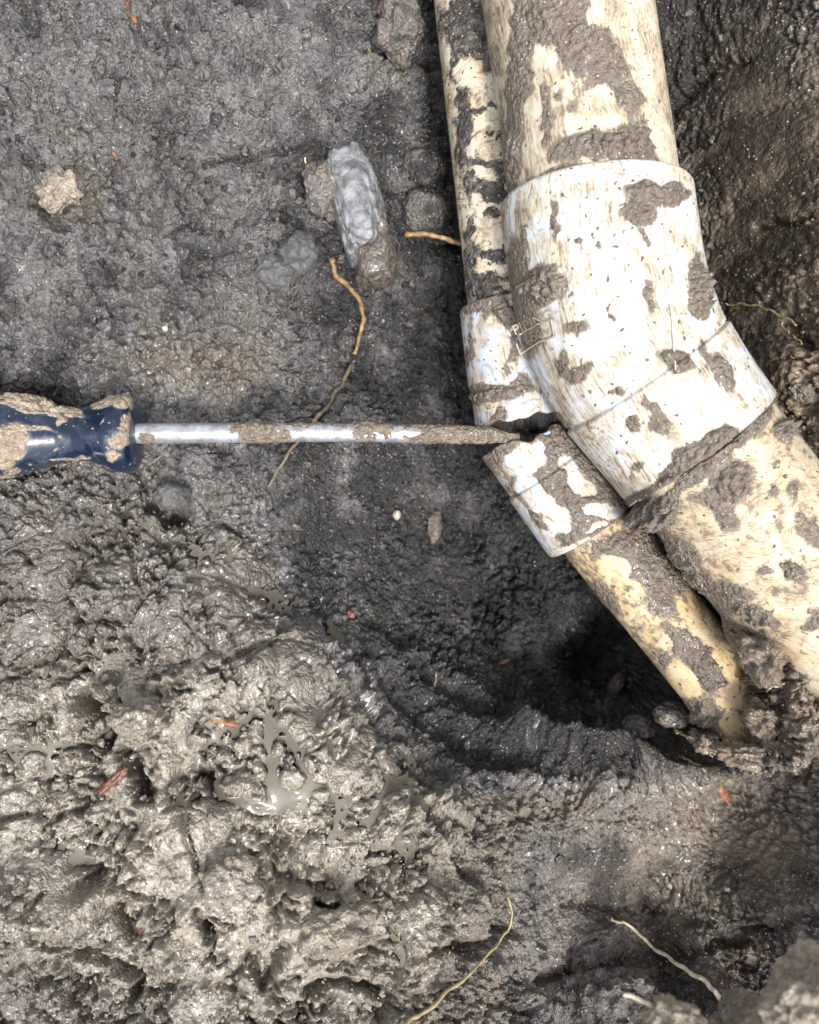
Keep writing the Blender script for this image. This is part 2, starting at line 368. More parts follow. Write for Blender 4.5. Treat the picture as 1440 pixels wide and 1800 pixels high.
H += [(1310,1310,-12),(1255,1330,-28),(1345,1235,-6),(1335,1185,0),(1340,1150,6),(1295,1120,-20),(1240,1335,-38),(1400,1160,10),(1480,1185,10)]
H = np.array(H, float); H[:, 2] = np.where(H[:, 2] < -60, -60+(H[:, 2]+60)*np.where(H[:, 0] > 1120, 1.1, 1.12), H[:, 2]); HP = W(H[:, 0], H[:, 1], H[:, 2])
def tps_fit(P, v, lam=2.0):
    n = len(P); s = 100.0; Q = P/s
    d = np.sqrt(((Q[:, None]-Q[None])**2).sum(-1)); K = np.where(d > 0, d*d*np.log(d+1e-9), 0)+lam*1e-3*np.eye(n)
    A = np.zeros((n+3, n+3)); A[:n, :n] = K; A[:n, n] = 1; A[:n, n+1:] = Q; A[n, :n] = 1; A[n+1:, :n] = Q.T
    sol = np.linalg.solve(A, np.concatenate([v, [0, 0, 0]]))
    def f(x, y):
        x = np.clip(x, -330, 330)/s; y = np.clip(y, -420, 420)/s; r = sol[n]+sol[n+1]*x+sol[n+2]*y
        for k in range(n):
            d2 = (x-Q[k, 0])**2+(y-Q[k, 1])**2; r = r+sol[k]*0.5*d2*np.log(d2+1e-12)
        return r
    return f
hf = tps_fit(HP[:, :2], HP[:, 2])

def axis_coords(lo, hi, pitch, far, nout):
    core = np.arange(lo, hi+pitch*0.5, pitch); g = 1.0
    for _ in range(60):
        tot = pitch*sum((1+g*0.01)**k for k in range(1, nout+1))
        if tot >= far: break
        g += 0.5
    steps = pitch*np.cumsum([(1+g*0.01)**k for k in range(1, nout+1)])
    return np.concatenate([(lo-steps)[::-1], core, hi+steps])
PITCH = 0.43
ax = axis_coords(-176, 190, PITCH, 20000, 70); ay = axis_coords(-222, 226, PITCH, 20000, 70)
NX, NY = len(ax), len(ay)
X, Y = np.meshgrid(ax, ay); X = X.astype(np.float32); Y = Y.astype(np.float32)   # rows = y
def coarse_to_fine(fn, step=6):
    ci = np.unique(np.concatenate([np.arange(0, NX, step), [NX-1]])); cj = np.unique(np.concatenate([np.arange(0, NY, step), [NY-1]]))
    Z = fn(X[np.ix_(cj, ci)].astype(float), Y[np.ix_(cj, ci)].astype(float))
    T = np.stack([np.interp(np.arange(NX), ci, Z[k]) for k in range(len(cj))])
    t = np.interp(np.arange(NY), cj, np.arange(len(cj))); k0 = np.clip(np.floor(t).astype(int), 0, len(cj)-2); fr = (t-k0)[:, None]
    R = T[k0]*(1-fr)+T[k0+1]*fr
    return R
def box(Z, r, n=1):
    for _ in range(n):
        for axis in (0, 1):
            P = np.pad(Z, [(r+1, r) if a == axis else (0, 0) for a in (0, 1)], mode='edge'); Cm = np.cumsum(P, axis=axis, dtype=np.float64)
            if axis == 0: Z = (Cm[2*r+1:]-Cm[:-2*r-1])/(2*r+1)
            else: Z = (Cm[:, 2*r+1:]-Cm[:, :-2*r-1])/(2*r+1)
    return Z
def far_base(x, y):
    z = hf(x, y)
    d = np.maximum(np.maximum(np.abs(x)-215, np.abs(y)-285), 0)
    return lerp(z, 120+25*np.sin(x/900.0)*np.cos(y/700.0), sstep(0, 260, d))
B0 = box(coarse_to_fine(far_base), 4, 2).astype(np.float32)
PX, PY = to_px(X, Y, B0)
fine_fade = (1-sstep(0, 60, np.maximum(np.maximum(-176-X, X-190), np.maximum(-222-Y, Y-226)))).astype(np.float32)

_, rim = seg_dist(PX+9*perlin(X/9, Y/9, 25)+4*perlin(X/3, Y/3, 26), PY+9*perlin(X/9, Y/9, 27)+4*perlin(X/3, Y/3, 28),
    [(250,700),(390,800),(440,900),(520,1020),(590,1130),(640,1230),(700,1320),(750,1392),(850,1398),(960,1376),(1040,1382),(1120,1376),(1230,1372)])
rimd = seg_dist(PX, PY, [(390,800),(440,900),(520,1020),(590,1130),(640,1230),(700,1320),(750,1392),(850,1398),(960,1376),(1040,1382),(1180,1376)])[0]
inhole = sstep(14, -10, rim) if False else 1-sstep(-10, 14, rim)
inhole = inhole*np.clip(field(PX, PY, 0.0, [(800,1080,420,330,35,1.0),(950,1200,330,200,0,1.0)], 2.5), 0, 1)
# regions of the soil (photo px): wet heap bottom-left, crumbly bank top-left, smeared hole, brown wall right
lump = field(PX, PY, 0.22, [(280,1350,420,420,0,1.0),(500,1650,330,260,0,0.95),(250,960,260,110,0,0.6),(750,1560,120,240,0,0.8),(900,1750,120,120,0,0.7),
    (800,850,200,250,0,0.22),(900,1050,300,260,0,0.50),(700,100,70,130,0,0.55),(1400,800,90,160,0,0.5),(1350,1280,110,70,0,0.4),(1200,200,60,240,0,0.15),
    (1180,1520,260,150,0,0.05),(1320,330,120,230,0,0.12),(200,300,300,350,0,0.10),(1350,620,60,60,0,0.1)])
crumb = field(PX, PY, 1.0, [(300,300,330,300,0,1.15),(150,100,230,130,0,1.0),(560,120,130,120,0,0.3),(560,600,120,180,0,1.15),(740,700,110,200,0,0.8),(620,830,120,60,0,0.5),
    (950,900,230,120,0,1.0),(560,1000,100,120,40,0.35),(1000,1100,170,150,0,1.6),(800,1270,200,60,28,0.4),(1330,300,150,280,0,0.16),(1200,250,50,250,0,0.5),
    (1180,1540,260,140,0,0.5),(1330,560,60,80,0,0.25),(1400,850,70,110,0,1.0),(1000,1430,200,60,0,1.1),(850,1370,120,30,10,0.5),(300,1350,420,420,0,0.55),(520,1330,110,120,0,0.35),(690,1380,70,90,0,0.35)])
wet = field(PX, PY, 0.28, [(280,1400,460,430,0,0.85),(350,640,190,70,0,0.85),(380,1000,120,120,0,0.95),(540,1330,130,140,0,1.0),(700,1420,80,140,0,0.9),(720,1620,60,160,0,0.7),
    (200,200,300,220,0,0.25),(480,480,180,260,0,0.22),(900,1000,250,200,0,0.42),(1150,1230,90,60,0,0.8),(1300,1400,200,160,0,0.5),(1350,300,120,300,0,0.4),
    (150,850,180,70,0,0.55),(600,1600,110,120,0,0.35),(850,1430,100,80,0,0.3),(780,1500,60,120,0,0.25)])
tone = field(PX, PY, 0.12, [(260,250,420,420,0,0.275),(420,560,180,160,0,0.245),(600,350,90,200,0,0.16),(260,1400,430,420,0,0.84),(520,1640,330,240,0,0.90),(600,1330,110,130,0,0.84),
    (350,640,150,60,0,0.36),(760,1500,120,160,0,0.84),(1000,1410,220,50,0,0.72),(640,100,50,60,0,0.25),
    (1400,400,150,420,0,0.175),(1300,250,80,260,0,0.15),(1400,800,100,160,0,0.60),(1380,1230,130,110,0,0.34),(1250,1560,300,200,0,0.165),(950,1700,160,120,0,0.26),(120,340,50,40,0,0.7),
    (900,1340,200,45,8,0.14),(620,1000,120,150,30,0.13),(1000,1050,300,240,0,0.12),(1080,1160,150,110,35,0.26),(780,1200,200,120,20,0.12),(300,1080,200,80,0,0.40),(1300,1430,200,80,0,0.30),(130,850,160,60,0,0.33)])  # low tones in the hole paint its shade; paler spot beside the small pipe
brown = field(PX, PY, 0.0, [(1400,400,250,480,0,1.0),(1400,800,100,160,0,.8),(1350,1260,200,120,0,.9),(1230,1560,270,200,0,.8),(900,1700,200,120,0,.4),(350,640,100,50,0,.4),(400,1500,500,350,0,.12)])
stri = field(PX, PY, 0.0, [(1180,1540,280,170,0,.45),(800,1270,190,70,28,0.8),(540,1000,90,110,45,0.5),(800,1520,110,170,0,0.6),(560,1640,120,80,0,0.4)])

Z3 = B0
lump = lump*(1-0.8*inhole); tone = lerp(tone, 0.125, inhole*0.6); wet = lerp(wet, 0.26, inhole*0.8)  # tone drop inside the rim puts the pit's shade into the soil colour
band = inhole*(1-sstep(60, 150, rimd)); crumb = lerp(crumb, 0.42, band); stri = np.maximum(stri, band*0.5)
wx = X + 1.5*pn3(X/11, Y/11, Z3/11, 3) + 0.5*pn3(X/4, Y/4, Z3/4, 5); wy = Y + 1.5*pn3(X/11, Y/11, Z3/11, 4) + 0.5*pn3(X/4, Y/4, Z3/4, 6); wzz = Z3 + 1.5*pn3(X/11, Y/11, Z3/11, 8)
patch = sstep(-0.35, 0.30, fbm(X/28, Y/28, 11, 3))
patch2 = sstep(-0.3, 0.3, fb3(X/9, Y/9, Z3/9, 15, 2))
def clumps(sx, seed, ew=0.20):
    f1, f2, cid = wor3(wx/sx+seed*3.1, wy/sx-seed*1.7, wzz/sx+seed, seed)
    return (1-np.minimum(f1*1.15, 1.2)**2)*0.42 + sstep(0, ew, f2-f1)*0.85 + (cid-0.5)*0.8 - 0.75
D = np.zeros_like(B0)
D += 2.6*fb3(X/34, Y/34, Z3/34, 21, 3)
lumpA = clumps(25, 31, 0.10)
def slabs(sx, seed, ew):      # flat topped lumps parted by narrow deep gaps
    f1, f2, cid = wor3(wx/sx+seed*3.1, wy/sx-seed*1.7, wzz/sx+seed, seed); e = f2-f1
    return sstep(0, ew, e)*0.9 + np.tanh(e*2.2)*0.35 + (cid-0.5)*0.7 - 0.9
D += 7.0*lump*slabs(27, 31, 0.12)
D += 5.0*lump*slabs(12, 32, 0.16)*lerp(0.5, 1.0, patch)
cr = crumb*lerp(0.30, 1.0, patch)
def crumbs_(sx, seed, amp_, depth, ew, gm):
    global D
    f1, f2, cid = wor3(wx/sx+seed*3.1, wy/sx-seed*1.7, wzz/sx+seed, seed)
    D += amp_*((1-np.minimum(f1*1.15, 1.2)**2)*0.6 + (cid-0.5)*1.0 - 0.3) - depth*(1-sstep(0.03, ew, f2-f1))*gm
gm1 = sstep(-0.4, 0.05, pn3(X/7, Y/7, Z3/7, 36)); gm2 = sstep(-0.4, 0.0, pn3(X/4, Y/4, Z3/4, 37))
crumbs_(7.2, 33, 2.6*cr, 4.6*cr, 0.24, gm1)
crumbs_(3.7, 34, 1.7*cr, 2.8*cr, 0.36, gm2*lerp(0.5, 1.0, patch2))
crumbs_(2.0, 35, 0.95*(0.2+cr)*fine_fade, 1.0*cr*fine_fade, 0.45, 1-gm2)
D += (0.6+0.9*lump)*fb3(X/3.6, Y/3.6, Z3/3.6, 41, 4, 0.6)
D += 0.40*(0.6+cr)*pn3(X/1.1, Y/1.1, Z3/1.1, 45)*fine_fade
# open fissures between crumbs, in patches
rid = 1-np.abs(fb3(wx/9, wy/9, wzz/9, 51, 3))*7; D -= 5.5*np.clip(rid, 0, 1)*sstep(-0.1, 0.3, fbm(X/22, Y/22, 53, 2))*(0.4+0.6*cr+0.8*lump)
rid = 1-np.abs(fb3(wx/17, wy/17, wzz/17, 54, 3))*8; D -= 8.0*np.clip(rid, 0, 1)**1.5*lump*sstep(-0.1, 0.25, fbm(X/30, Y/30, 55, 2))
slump = sstep(-0.1, 0.25, fbm(X/17+3, Y/17, 58, 3))*np.clip(lump*1.2, 0, 1)*0.9   # smooth slumped wet patches
D = lerp(D, box(D, 6, 2).astype(np.float32)+0.5*fb3(X/5, Y/5, Z3/5, 59, 3), slump)
# smeared tool marks: noise drawn out along arcs round the hole
cxm, cym = W(1000, 1120, -80)[:2]; rr = np.hypot(X-cxm, Y-cym); th = np.arctan2(Y-cym, X-cxm)
st = fbm(rr/2.6+0.4*perlin(X/14, Y/14, 61), th*rr/22.0, 62, 4, 0.6)
D = D*(1-0.45*stri) + stri*(1.9*st)
# hand-placed breaks: (points px, width px, depth mm)
def stroke(pts, wpx, depth, wob=7, seed=70):
    global D
    qx = PX + wob*perlin(X/6, Y/6, seed)+wob*0.5*perlin(X/2, Y/2, seed+3); qy = PY + wob*perlin(X/6, Y/6, seed+1)+wob*0.5*perlin(X/2, Y/2, seed+4)
    d, sd = seg_dist(qx, qy, pts)
    D -= depth*(1.3 if depth > 0 else 1.0)*np.exp(-(d/wpx)**2)
def step(pts, wpx, height, reach, seed=80):
    """raises the right-hand side (in image, walking along pts) then fades away"""
    global D
    qx = PX + 8*perlin(X/7, Y/7, seed)+4*perlin(X/2.2, Y/2.2, seed+5); qy = PY + 8*perlin(X/7, Y/7, seed+1)+4*perlin(X/2.2, Y/2.2, seed+6)
    d, sd = seg_dist(qx, qy, pts)
    D += height*sstep(-wpx, wpx, sd)*np.exp(-(np.maximum(sd, 0)/reach)**2)*np.exp(-(np.maximum(d-np.abs(sd), 0)/reach)**2)*(d < reach*3)
stroke([(365,285),(440,275),(560,252)], 5, 7)
stroke([(700,440),(760,430),(815,436)], 9, 14); step([(815,425),(700,432)], 6, 9, 50)
stroke([(935,1268),(985,1298),(1060,1316),(1125,1318)], 15, 22, 5); stroke([(900,1290),(960,1330),(1060,1350),(1150,1350)], 15, -8, 6, 112); step([(925,1280),(985,1320),(1060,1342),(1180,1345)], 7, 15, 55)
stroke([(745,1190),(830,1235),(925,1285)], 8, 6, 8); stroke([(640,1150),(700,1230),(800,1305),(900,1345)], 9, 6, 9, 73); stroke([(660,1120),(740,1215),(830,1275),(905,1312)], 15, -4.5, 9, 113); stroke([(650,1230),(720,1310),(820,1365),(940,1372)], 13, -4, 9, 114)
stroke([(560,1060),(620,1170),(690,1280),(780,1360)], 9, 8, 6, 74); stroke([(720,1150),(800,1190),(880,1245),(945,1262)], 13, -4, 9, 75)
stroke([(610,1210),(690,1310),(760,1370)], 8, 7, 6, 76)
stroke([(745,1410),(800,1490),(850,1560),(870,1630),(900,1640)], 9, 9, 9, 77); stroke([(860,1460),(880,1560),(900,1640)], 7, 6, 8, 78)
stroke([(800,1660),(850,1680),(880,1650)], 12, 14, 6, 79)
stroke([(140,1230),(185,1270),(180,1300)], 15, 22, 8, 90); stroke([(225,1330),(250,1400)], 15, 20, 8, 91); stroke([(130,1520),(170,1540),(140,1560)], 12, 16, 6, 92)
stroke([(200,1610),(230,1640)], 12, 18, 5, 93); stroke([(350,1600),(365,1640)], 8, 16, 5, 94); stroke([(60,1640),(150,1680),(240,1720),(230,1760)], 10, 12, 8, 95)
stroke([(440,1690),(460,1740),(500,1660)], 9, 10, 8, 96); stroke([(560,1590),(610,1610),(650,1600)], 8, 9, 7, 97); stroke([(540,1740),(620,1730),(700,1760)], 8, 8, 8, 98)
stroke([(360,1360),(380,1400)], 8, 14, 5, 99); stroke([(265,885),(300,905),(330,900)], 11, 13, 5, 100); stroke([(70,340),(80,380),(110,400)], 6, 8, 5, 101)
stroke([(1330,400),(1360,390),(1390,395),(1420,380)], 5, 8, 6, 102); stroke([(1380,565),(1420,610)], 9, 14, 5, 103); stroke([(1420,700),(1450,715)], 14, 26, 6, 104)
stroke([(1330,1190),(1370,1205),(1365,1260)], 7, 12, 6, 105); stroke([(1300,1255),(1280,1300)], 6, 8, 5, 106)
stroke([(950,1720),(1100,1690),(1250,1660),(1440,1600)], 10, 6, 9, 107); stroke([(1000,1590),(1150,1600),(1300,1640)], 8, 4, 9, 108)
stroke([(640,90),(700,110),(770,115)], 8, 9, 8, 109); stroke([(1180,190),(1240,120),(1300,110)], 12, 8, 12, 110)
stroke([(170,730),(280,890),(330,900)], 8, 4, 8, 111)
# gentle rounded hummocks that the photo shows: (px, py, rx, ry, ang, mm)
for (a, b_, rx, ry, an, hh) in [(300,1215,80,45,20,7),(480,1160,100,60,-20,9),(90,1560,70,60,0,8),(400,1560,75,70,20,9),(560,1620,95,65,0,10),(600,1300,70,90,20,6),(230,1260,60,40,0,8),(60,1620,90,60,0,10),
        (750,1620,45,80,10,8),(700,1440,60,40,0,6),(330,1440,60,50,0,8),(170,1050,60,50,0,6),(320,1060,60,60,0,6),(600,1180,50,40,0,8),(800,1430,40,60,0,7),(850,1600,35,60,0,6),(1070,1400,40,25,0,7),(960,1390,40,20,0,5),
        (1000,1660,90,40,-10,12),(1050,1760,100,50,0,14),(1390,640,40,50,0,5),(700,60,40,50,0,9),(700,130,45,35,0,7),(640,110,25,30,0,5)]:
    D += hh*np.clip(field(PX+6*perlin(X/5, Y/5, 120), PY+6*perlin(X/5, Y/5, 121), 0.0, [(a, b_, rx, ry, an, 1.0)], 1.5), 0, 1)

calm = field(PX, PY, 1.0, [(1330,300,150,340,0,0.38),(1200,250,60,280,0,0.6),(1200,1560,270,160,0,0.55),(1330,560,90,90,0,0.5),(1400,1000,60,60,0,1.0)], 1.6)
D = D*calm
# push the detail out along the slope normal
gy, gx = np.gradient(B0, ay, ax); gx = gx.astype(np.float32); gy = gy.astype(np.float32)
il = 1/np.sqrt(1+gx*gx+gy*gy); amp = (1-sstep(150, 900, np.maximum(np.abs(X), np.abs(Y))))*0.85+0.15
D = D*amp
TX = X - gx*il*D; TY = Y - gy*il*D; TZ = B0 + il*D
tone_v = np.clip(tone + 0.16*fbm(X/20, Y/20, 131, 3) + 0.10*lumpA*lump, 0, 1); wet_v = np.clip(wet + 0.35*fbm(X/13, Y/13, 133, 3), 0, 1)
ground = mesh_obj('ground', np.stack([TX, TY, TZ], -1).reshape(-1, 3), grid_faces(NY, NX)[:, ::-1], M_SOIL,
                  attrs={'tone': tone_v.ravel(), 'wet': wet_v.ravel(), 'brown': brown.ravel()})
tag(ground, 'dug grey brown clay soil of the trench, crumbly bank, hole and wet heap', kind='structure')
def sample(A, x, y):
    fi = np.interp(x, ax, np.arange(NX)); fj = np.interp(y, ay, np.arange(NY))
    i = np.clip(fi.astype(int), 0, NX-2); j = np.clip(fj.astype(int), 0, NY-2); u = fi-i; v = fj-j
    return (A[j, i]*(1-u)+A[j, i+1]*u)*(1-v)+(A[j+1, i]*(1-u)+A[j+1, i+1]*u)*v
def on_ground(px, py, lift=0.0):
    z = -40.0
    for _ in range(14):
        p = W(px, py, z); z = 0.5*z+0.5*float(sample(TZ, np.array(p[0]), np.array(p[1])))
    p = W(px, py, z+lift); return np.array([p[0], p[1], z+lift])

# ------------------------------------------------------------------ murky water standing in the hollows of the wet heap
pool = field(PX, PY, 0.0, [(560,1290,110,80,0,1.0),(500,1400,130,60,0,1.0),(700,1430,55,110,0,1.0),(620,1460,80,40,0,.9),(60,1330,55,50,0,1.0),(390,990,90,60,30,.9),(480,1060,50,40,0,.9),(330,650,120,30,0,.5),
    (135,1500,40,45,0,1.0),(320,1450,90,60,0,.7),(720,1640,40,90,0,.9),(330,1200,80,50,0,.6),(230,1680,60,50,0,.7),(420,1290,90,50,0,.9),(600,1110,40,60,45,.7),(420,1560,70,60,0,.6)], 1.8)
lvl = box(TZ, 11, 2)
wz = lvl - lerp(5.0, -0.7, np.clip(pool, 0, 1)) + 0.35*fbm(X/16, Y/16, 141, 2)
dep = wz-TZ
wz = wz + 0.55*np.exp(-np.maximum(dep, 0)/0.5)*(dep > -0.3)
js = slice(0, NY, 1)
keep = (pool > 0.50)
qv = (dep > -0.35) & keep
f = grid_faces(NY, NX)[:, ::-1]
km = qv.ravel()[f].all(1); f = f[km]
used, inv = np.unique(f, return_inverse=True)
wv = np.stack([X, Y, wz], -1).reshape(-1, 3)[used]
water = mesh_obj('muddy_water', wv, inv.reshape(-1, 4), M_WATER)
tag(water, 'murky tan water filling hollows of the glossy clay heap', kind='structure')

# ------------------------------------------------------------------ tubes swept along a path
def smooth_path(pts, n=3):
    p = np.array(pts, float)
    for _ in range(n):
        q = [p[0]]
        for a, b in zip(p[:-1], p[1:]): q += [a*0.75+b*0.25, a*0.25+b*0.75]
        q.append(p[-1]); p = np.array(q)
    return p
class Tube:
    """rows: list of (s mm, radius mm). rad(s,th) optional radius factor, jag(th) shift along the axis for rows weighted by jw"""
    def __init__(t, path, rows, na, rfun=None, jag=None, jw=None, squash=None):
        seg = np.linalg.norm(np.diff(path, axis=0), axis=1); cs = np.concatenate([[0], np.cumsum(seg)]); t.L = cs[-1]
        s = np.array([r[0] for r in rows], float); r = np.array([q[1] for q in rows], float)
        th = np.linspace(0, 2*math.pi, na, endpoint=False); S, TH = np.meshgrid(s, th, indexing='ij'); R = np.repeat(r[:, None], na, 1)
        if jag is not None: S = S + np.array(jw)[:, None]*jag(th)[None]
        if rfun is not None: R = R*rfun(S, TH)
        e = 0.5; P = lambda q: np.stack([np.interp(q, cs, path[:, k]) for k in range(3)], -1)
        ext0 = path[0]-path[1]; ext1 = path[-1]-path[-2]
        Cc = P(np.clip(S, 0, t.L))
        Ta = P(np.clip(S+4, 0, t.L))-P(np.clip(S-4, 0, t.L)); Ta /= np.linalg.norm(Ta, axis=-1, keepdims=True)+1e-9
        Cc = Cc + Ta*(np.minimum(S, 0)+np.maximum(S-t.L, 0))[..., None]
        Bi = np.cross(Ta, np.array([0, 0, 1.0])); Bi /= np.linalg.norm(Bi, axis=-1, keepdims=True); U = np.cross(Bi, Ta)
        N = np.cos(TH)[..., None]*U + np.sin(TH)[..., None]*Bi
        sq = 1.0 if squash is None else squash(S)[..., None]
        t.P = Cc + R[..., None]*(np.cos(TH)[..., None]*U*sq + np.sin(TH)[..., None]*Bi); t.N = N; t.S = S; t.TH = TH; t.R = R; t.na = na
        tt = TH.copy(); tt[tt > math.pi] -= 2*math.pi; t.ARC = tt*np.mean(r)
def flat_rows(s0, s1, r, step): return [(s, r) for s in np.linspace(s0, s1, max(2, int((s1-s0)/step)))]
def build_tube(name, t, mat, parent, mudfield=None, off=(0, 0)):
    px, py = to_px(t.P[..., 0], t.P[..., 1], t.P[..., 2])
    mv = sstep(-0.6, 0.1, mudfield(t, px, py)) if mudfield else np.zeros(t.S.shape)
    if mudfield: mv = mv + 0.3*sstep(0.75, 1.35, np.minimum(t.TH, 2*math.pi-t.TH))  # weight also rises round both flanks, away from any mud patch
    o = mesh_obj(name, t.P.reshape(-1, 3), grid_faces(t.P.shape[0], t.na, True), mat, None,
                 attrs={'surf': np.stack([t.S+off[0], t.ARC+off[1], 0*t.S], -1).reshape(-1, 3), 'mud': mv.ravel()})
    return adopt(o, parent)
def build_mud(t, mudfield, parent, thick=1.0, seed=0, name='mud_crust', tonev=0.25, wetv=0.35, rough=1.0):
    """a layer of stuck mud with real thickness over the tube"""
    px, py = to_px(t.P[..., 0], t.P[..., 1], t.P[..., 2])
    m, th = mudfield(t, px, py, True)
    p = t.P
    n1 = fbm3(p/2.6, 300+seed, 3); n2 = perlin3(p/0.9, 320+seed)
    T = (0.35*sstep(0.0, 0.15, m)+0.65*sstep(0.05, 0.85, m))*(0.6*thick+th*(1.2+1.0*n1)) + rough*(0.22*n1+0.16*n2)*sstep(-0.05, 0.25, m)*(1+0.5*th) - 0.28*(1-sstep(-0.04, 0.12, m))
    V = t.P + t.N*T[..., None]
    f = grid_faces(t.P.shape[0], t.na, True); ok = (T > -0.12).ravel()[f].any(1) & (t.N[..., 2] > -0.75).ravel()[f].any(1); f = f[ok]
    if len(f) == 0: return None
    used, inv = np.unique(f, return_inverse=True)
    o = mesh_obj(name, V.reshape(-1, 3)[used], inv.reshape(-1, 4), M_SOIL,
                 attrs={'tone': np.full(len(used), tonev)+0.1*n1.ravel()[used], 'wet': np.full(len(used), wetv), 'brown': np.full(len(used), 0.45)})
    o['kind'] = 'stuff'
    return adopt(o, parent)
def make_field(base, blobs, thickblobs, seed, nscale=5.0, namp=0.55, fine=0.45, spots=0.0):
    def f(t, px, py, full=False):
        m = maxblob(px+7*perlin(px/23, py/23, seed+5), py+7*perlin(px/23, py/23, seed+6), base, blobs)
        q = t.P
        nn = fbm3(q/nscale, seed, 4, 0.6)
        m2 = m + namp*nn
        if not full: return m2
        m3 = m2 + fine*fbm3(q/1.5, seed+9, 3, 0.65)
        if spots: m3 = np.maximum(m3, (perlin3(q/1.9, seed+21)-0.52)*spots*2+0.0*m)
        th = maxblob(px, py, 0.0, thickblobs)
        return m3, th
    return f

# ---- the large drain: upper pipe, elbow, lower pipe (glued together = one thing)
big = empty('drain_pipe', W(1076, 560, 0))
tag(big, 'large white and cream drain pipe with an angled elbow, streaked with brown mud', 'pipe')
R_BIG = 32.3
p0 = W(995-42*3.4, -290*3.4, 0); p1 = W(1047, 358, 0)
path_u = np.array([p0, p1]); Lu = np.linalg.norm(p1-p0)
vis0 = Lu-95
F_UP = make_field(-0.78, [(960,25,55,50,20,.5),(1020,80,55,45,30,.75),(1075,120,50,30,45,.75),(1110,170,30,45,-20,.45),(905,200,16,260,3,.75),(893,300,14,60,0,.9),(1075,262,95,24,8,.7),(1125,240,45,22,30,.6),(1140,200,18,40,0,.25),
    (1020,255,60,20,-20,.45),(960,200,9,70,0,.3),(930,90,10,80,0,.35),(1000,160,30,40,0,-.3),(1000,10,40,30,0,.5),(960,215,12,16,0,.4),(1150,160,22,130,-8,-.9),(1115,60,30,80,-12,-.95),(990,300,40,12,-10,.5)],
    [(1030,70,35,35,0,1.0),(1100,255,45,18,0,2.2),(1060,245,40,14,0,1.6),(950,30,20,20,0,1.2),(1130,235,14,14,0,2.0),(1080,75,12,12,0,1.8),(900,280,10,40,0,.8)], 400, 6, 0.6, 0.4, 0.8)
t = Tube(path_u, flat_rows(0, vis0, R_BIG, 8)[:-1]+flat_rows(vis0, Lu+6, R_BIG, 1.1), 150)
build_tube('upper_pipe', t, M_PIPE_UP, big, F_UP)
t = Tube(path_u, flat_rows(vis0, Lu+1, R_BIG, 0.42), 460)
build_mud(t, F_UP, big, 0.8, 1, tonev=0.40, wetv=0.3)
# elbow
R_HUB = 36.9
path_e = smooth_path([W(1045, 348, 0), W(1056, 430, 0), W(1072, 530, 0), W(1106, 624, 0), W(1160, 700, -1), W(1227, 787, -1)], 3)
Le = np.linalg.norm(np.diff(path_e, axis=0), axis=1).sum()
sg = Le-35.0    # the shoulder line of the lower hub
def elbow_r(s):
    r = R_HUB
    r -= 3.0*float(sstep(Le*0.45, Le, s)) + 0.9*math.exp(-((s-sg)/0.6)**2) - 0.9*float(sstep(sg, sg+1, s))
    if s < 1.6: r -= 0.9*(1-s/1.6)**2
    if s > Le-1.4: r -= 0.5*((s-Le+1.4)/1.4)**2
    return float(r)
rows = [(0.05, R_BIG-0.4), (0, R_BIG+1.5), (0, R_HUB-1.6)] + [(s, elbow_r(s)) for s in np.linspace(0, Le, 230)] + [(Le, R_HUB-1.2), (Le, R_BIG+0.9), (Le-5, R_BIG+0.6)]
def jage(th): return -2.6*np.sin(th)
jwe = [1, 1, 1]+[1-float(sstep(0, 25, s)) for s in np.linspace(0, Le, 230)]+[0, 0, 0]
F_EL = make_field(-0.80, [(1150,340,55,22,8,.75),(1125,375,32,22,20,.7),(1195,335,20,14,0,.7),(958,500,36,34,0,.95),(915,545,30,26,0,.5),(918,590,30,40,0,.35),(905,470,14,50,0,.5),(1228,500,16,55,-5,.85),(1228,540,20,22,0,.85),(1190,632,34,17,20,.95),
    (1272,655,18,34,-20,.85),(1240,625,7,30,-20,.4),(990,640,14,24,0,.35),(1010,575,26,14,0,.35),(1020,655,30,13,-40,.3),(975,385,8,40,0,.2),(920,450,8,60,0,.35),(1085,690,14,10,0,.3),(1150,720,10,30,-35,.7),(1160,745,18,22,-30,.6),(1113,746,18,11,35,.85),(1255,780,48,22,-36,.9),(1215,800,35,22,-30,.85),(1190,835,38,24,-36,.75),
    (1145,880,50,26,-20,.95),(1120,820,10,9,0,.7),(985,745,12,20,-30,.4),(1230,835,26,16,-30,-.9),(1050,430,5,8,0,.5),(1075,560,5,7,0,.4),(1020,425,8,6,0,.5),(1135,415,8,25,-15,.5),(1140,520,8,28,-10,.35),(1000,330,55,12,-18,-.95),(1120,308,40,6,5,-.3)],
    [(958,500,28,28,0,2.0),(1232,520,14,45,-5,2.4),(1190,632,26,13,20,1.2),(1272,650,14,25,-20,1.0),(1145,885,45,22,-20,4.0),(1255,780,40,18,-36,1.2),(1150,342,45,16,8,1.2),(1125,375,24,16,20,1.2),(1210,805,30,20,-30,.8),(1180,850,25,14,-36,1.5)], 420, 4.5, 0.42, 0.32, 1.0)
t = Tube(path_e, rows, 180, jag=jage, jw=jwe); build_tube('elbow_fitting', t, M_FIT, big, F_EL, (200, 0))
t = Tube(path_e, [(s, elbow_r(s)) for s in np.linspace(0, Le, 300)], 520, jag=jage, jw=[1-float(sstep(0, 25, s)) for s in np.linspace(0, Le, 300)])
build_mud(t, F_EL, big, 0.55, 2, tonev=0.40, wetv=0.3)
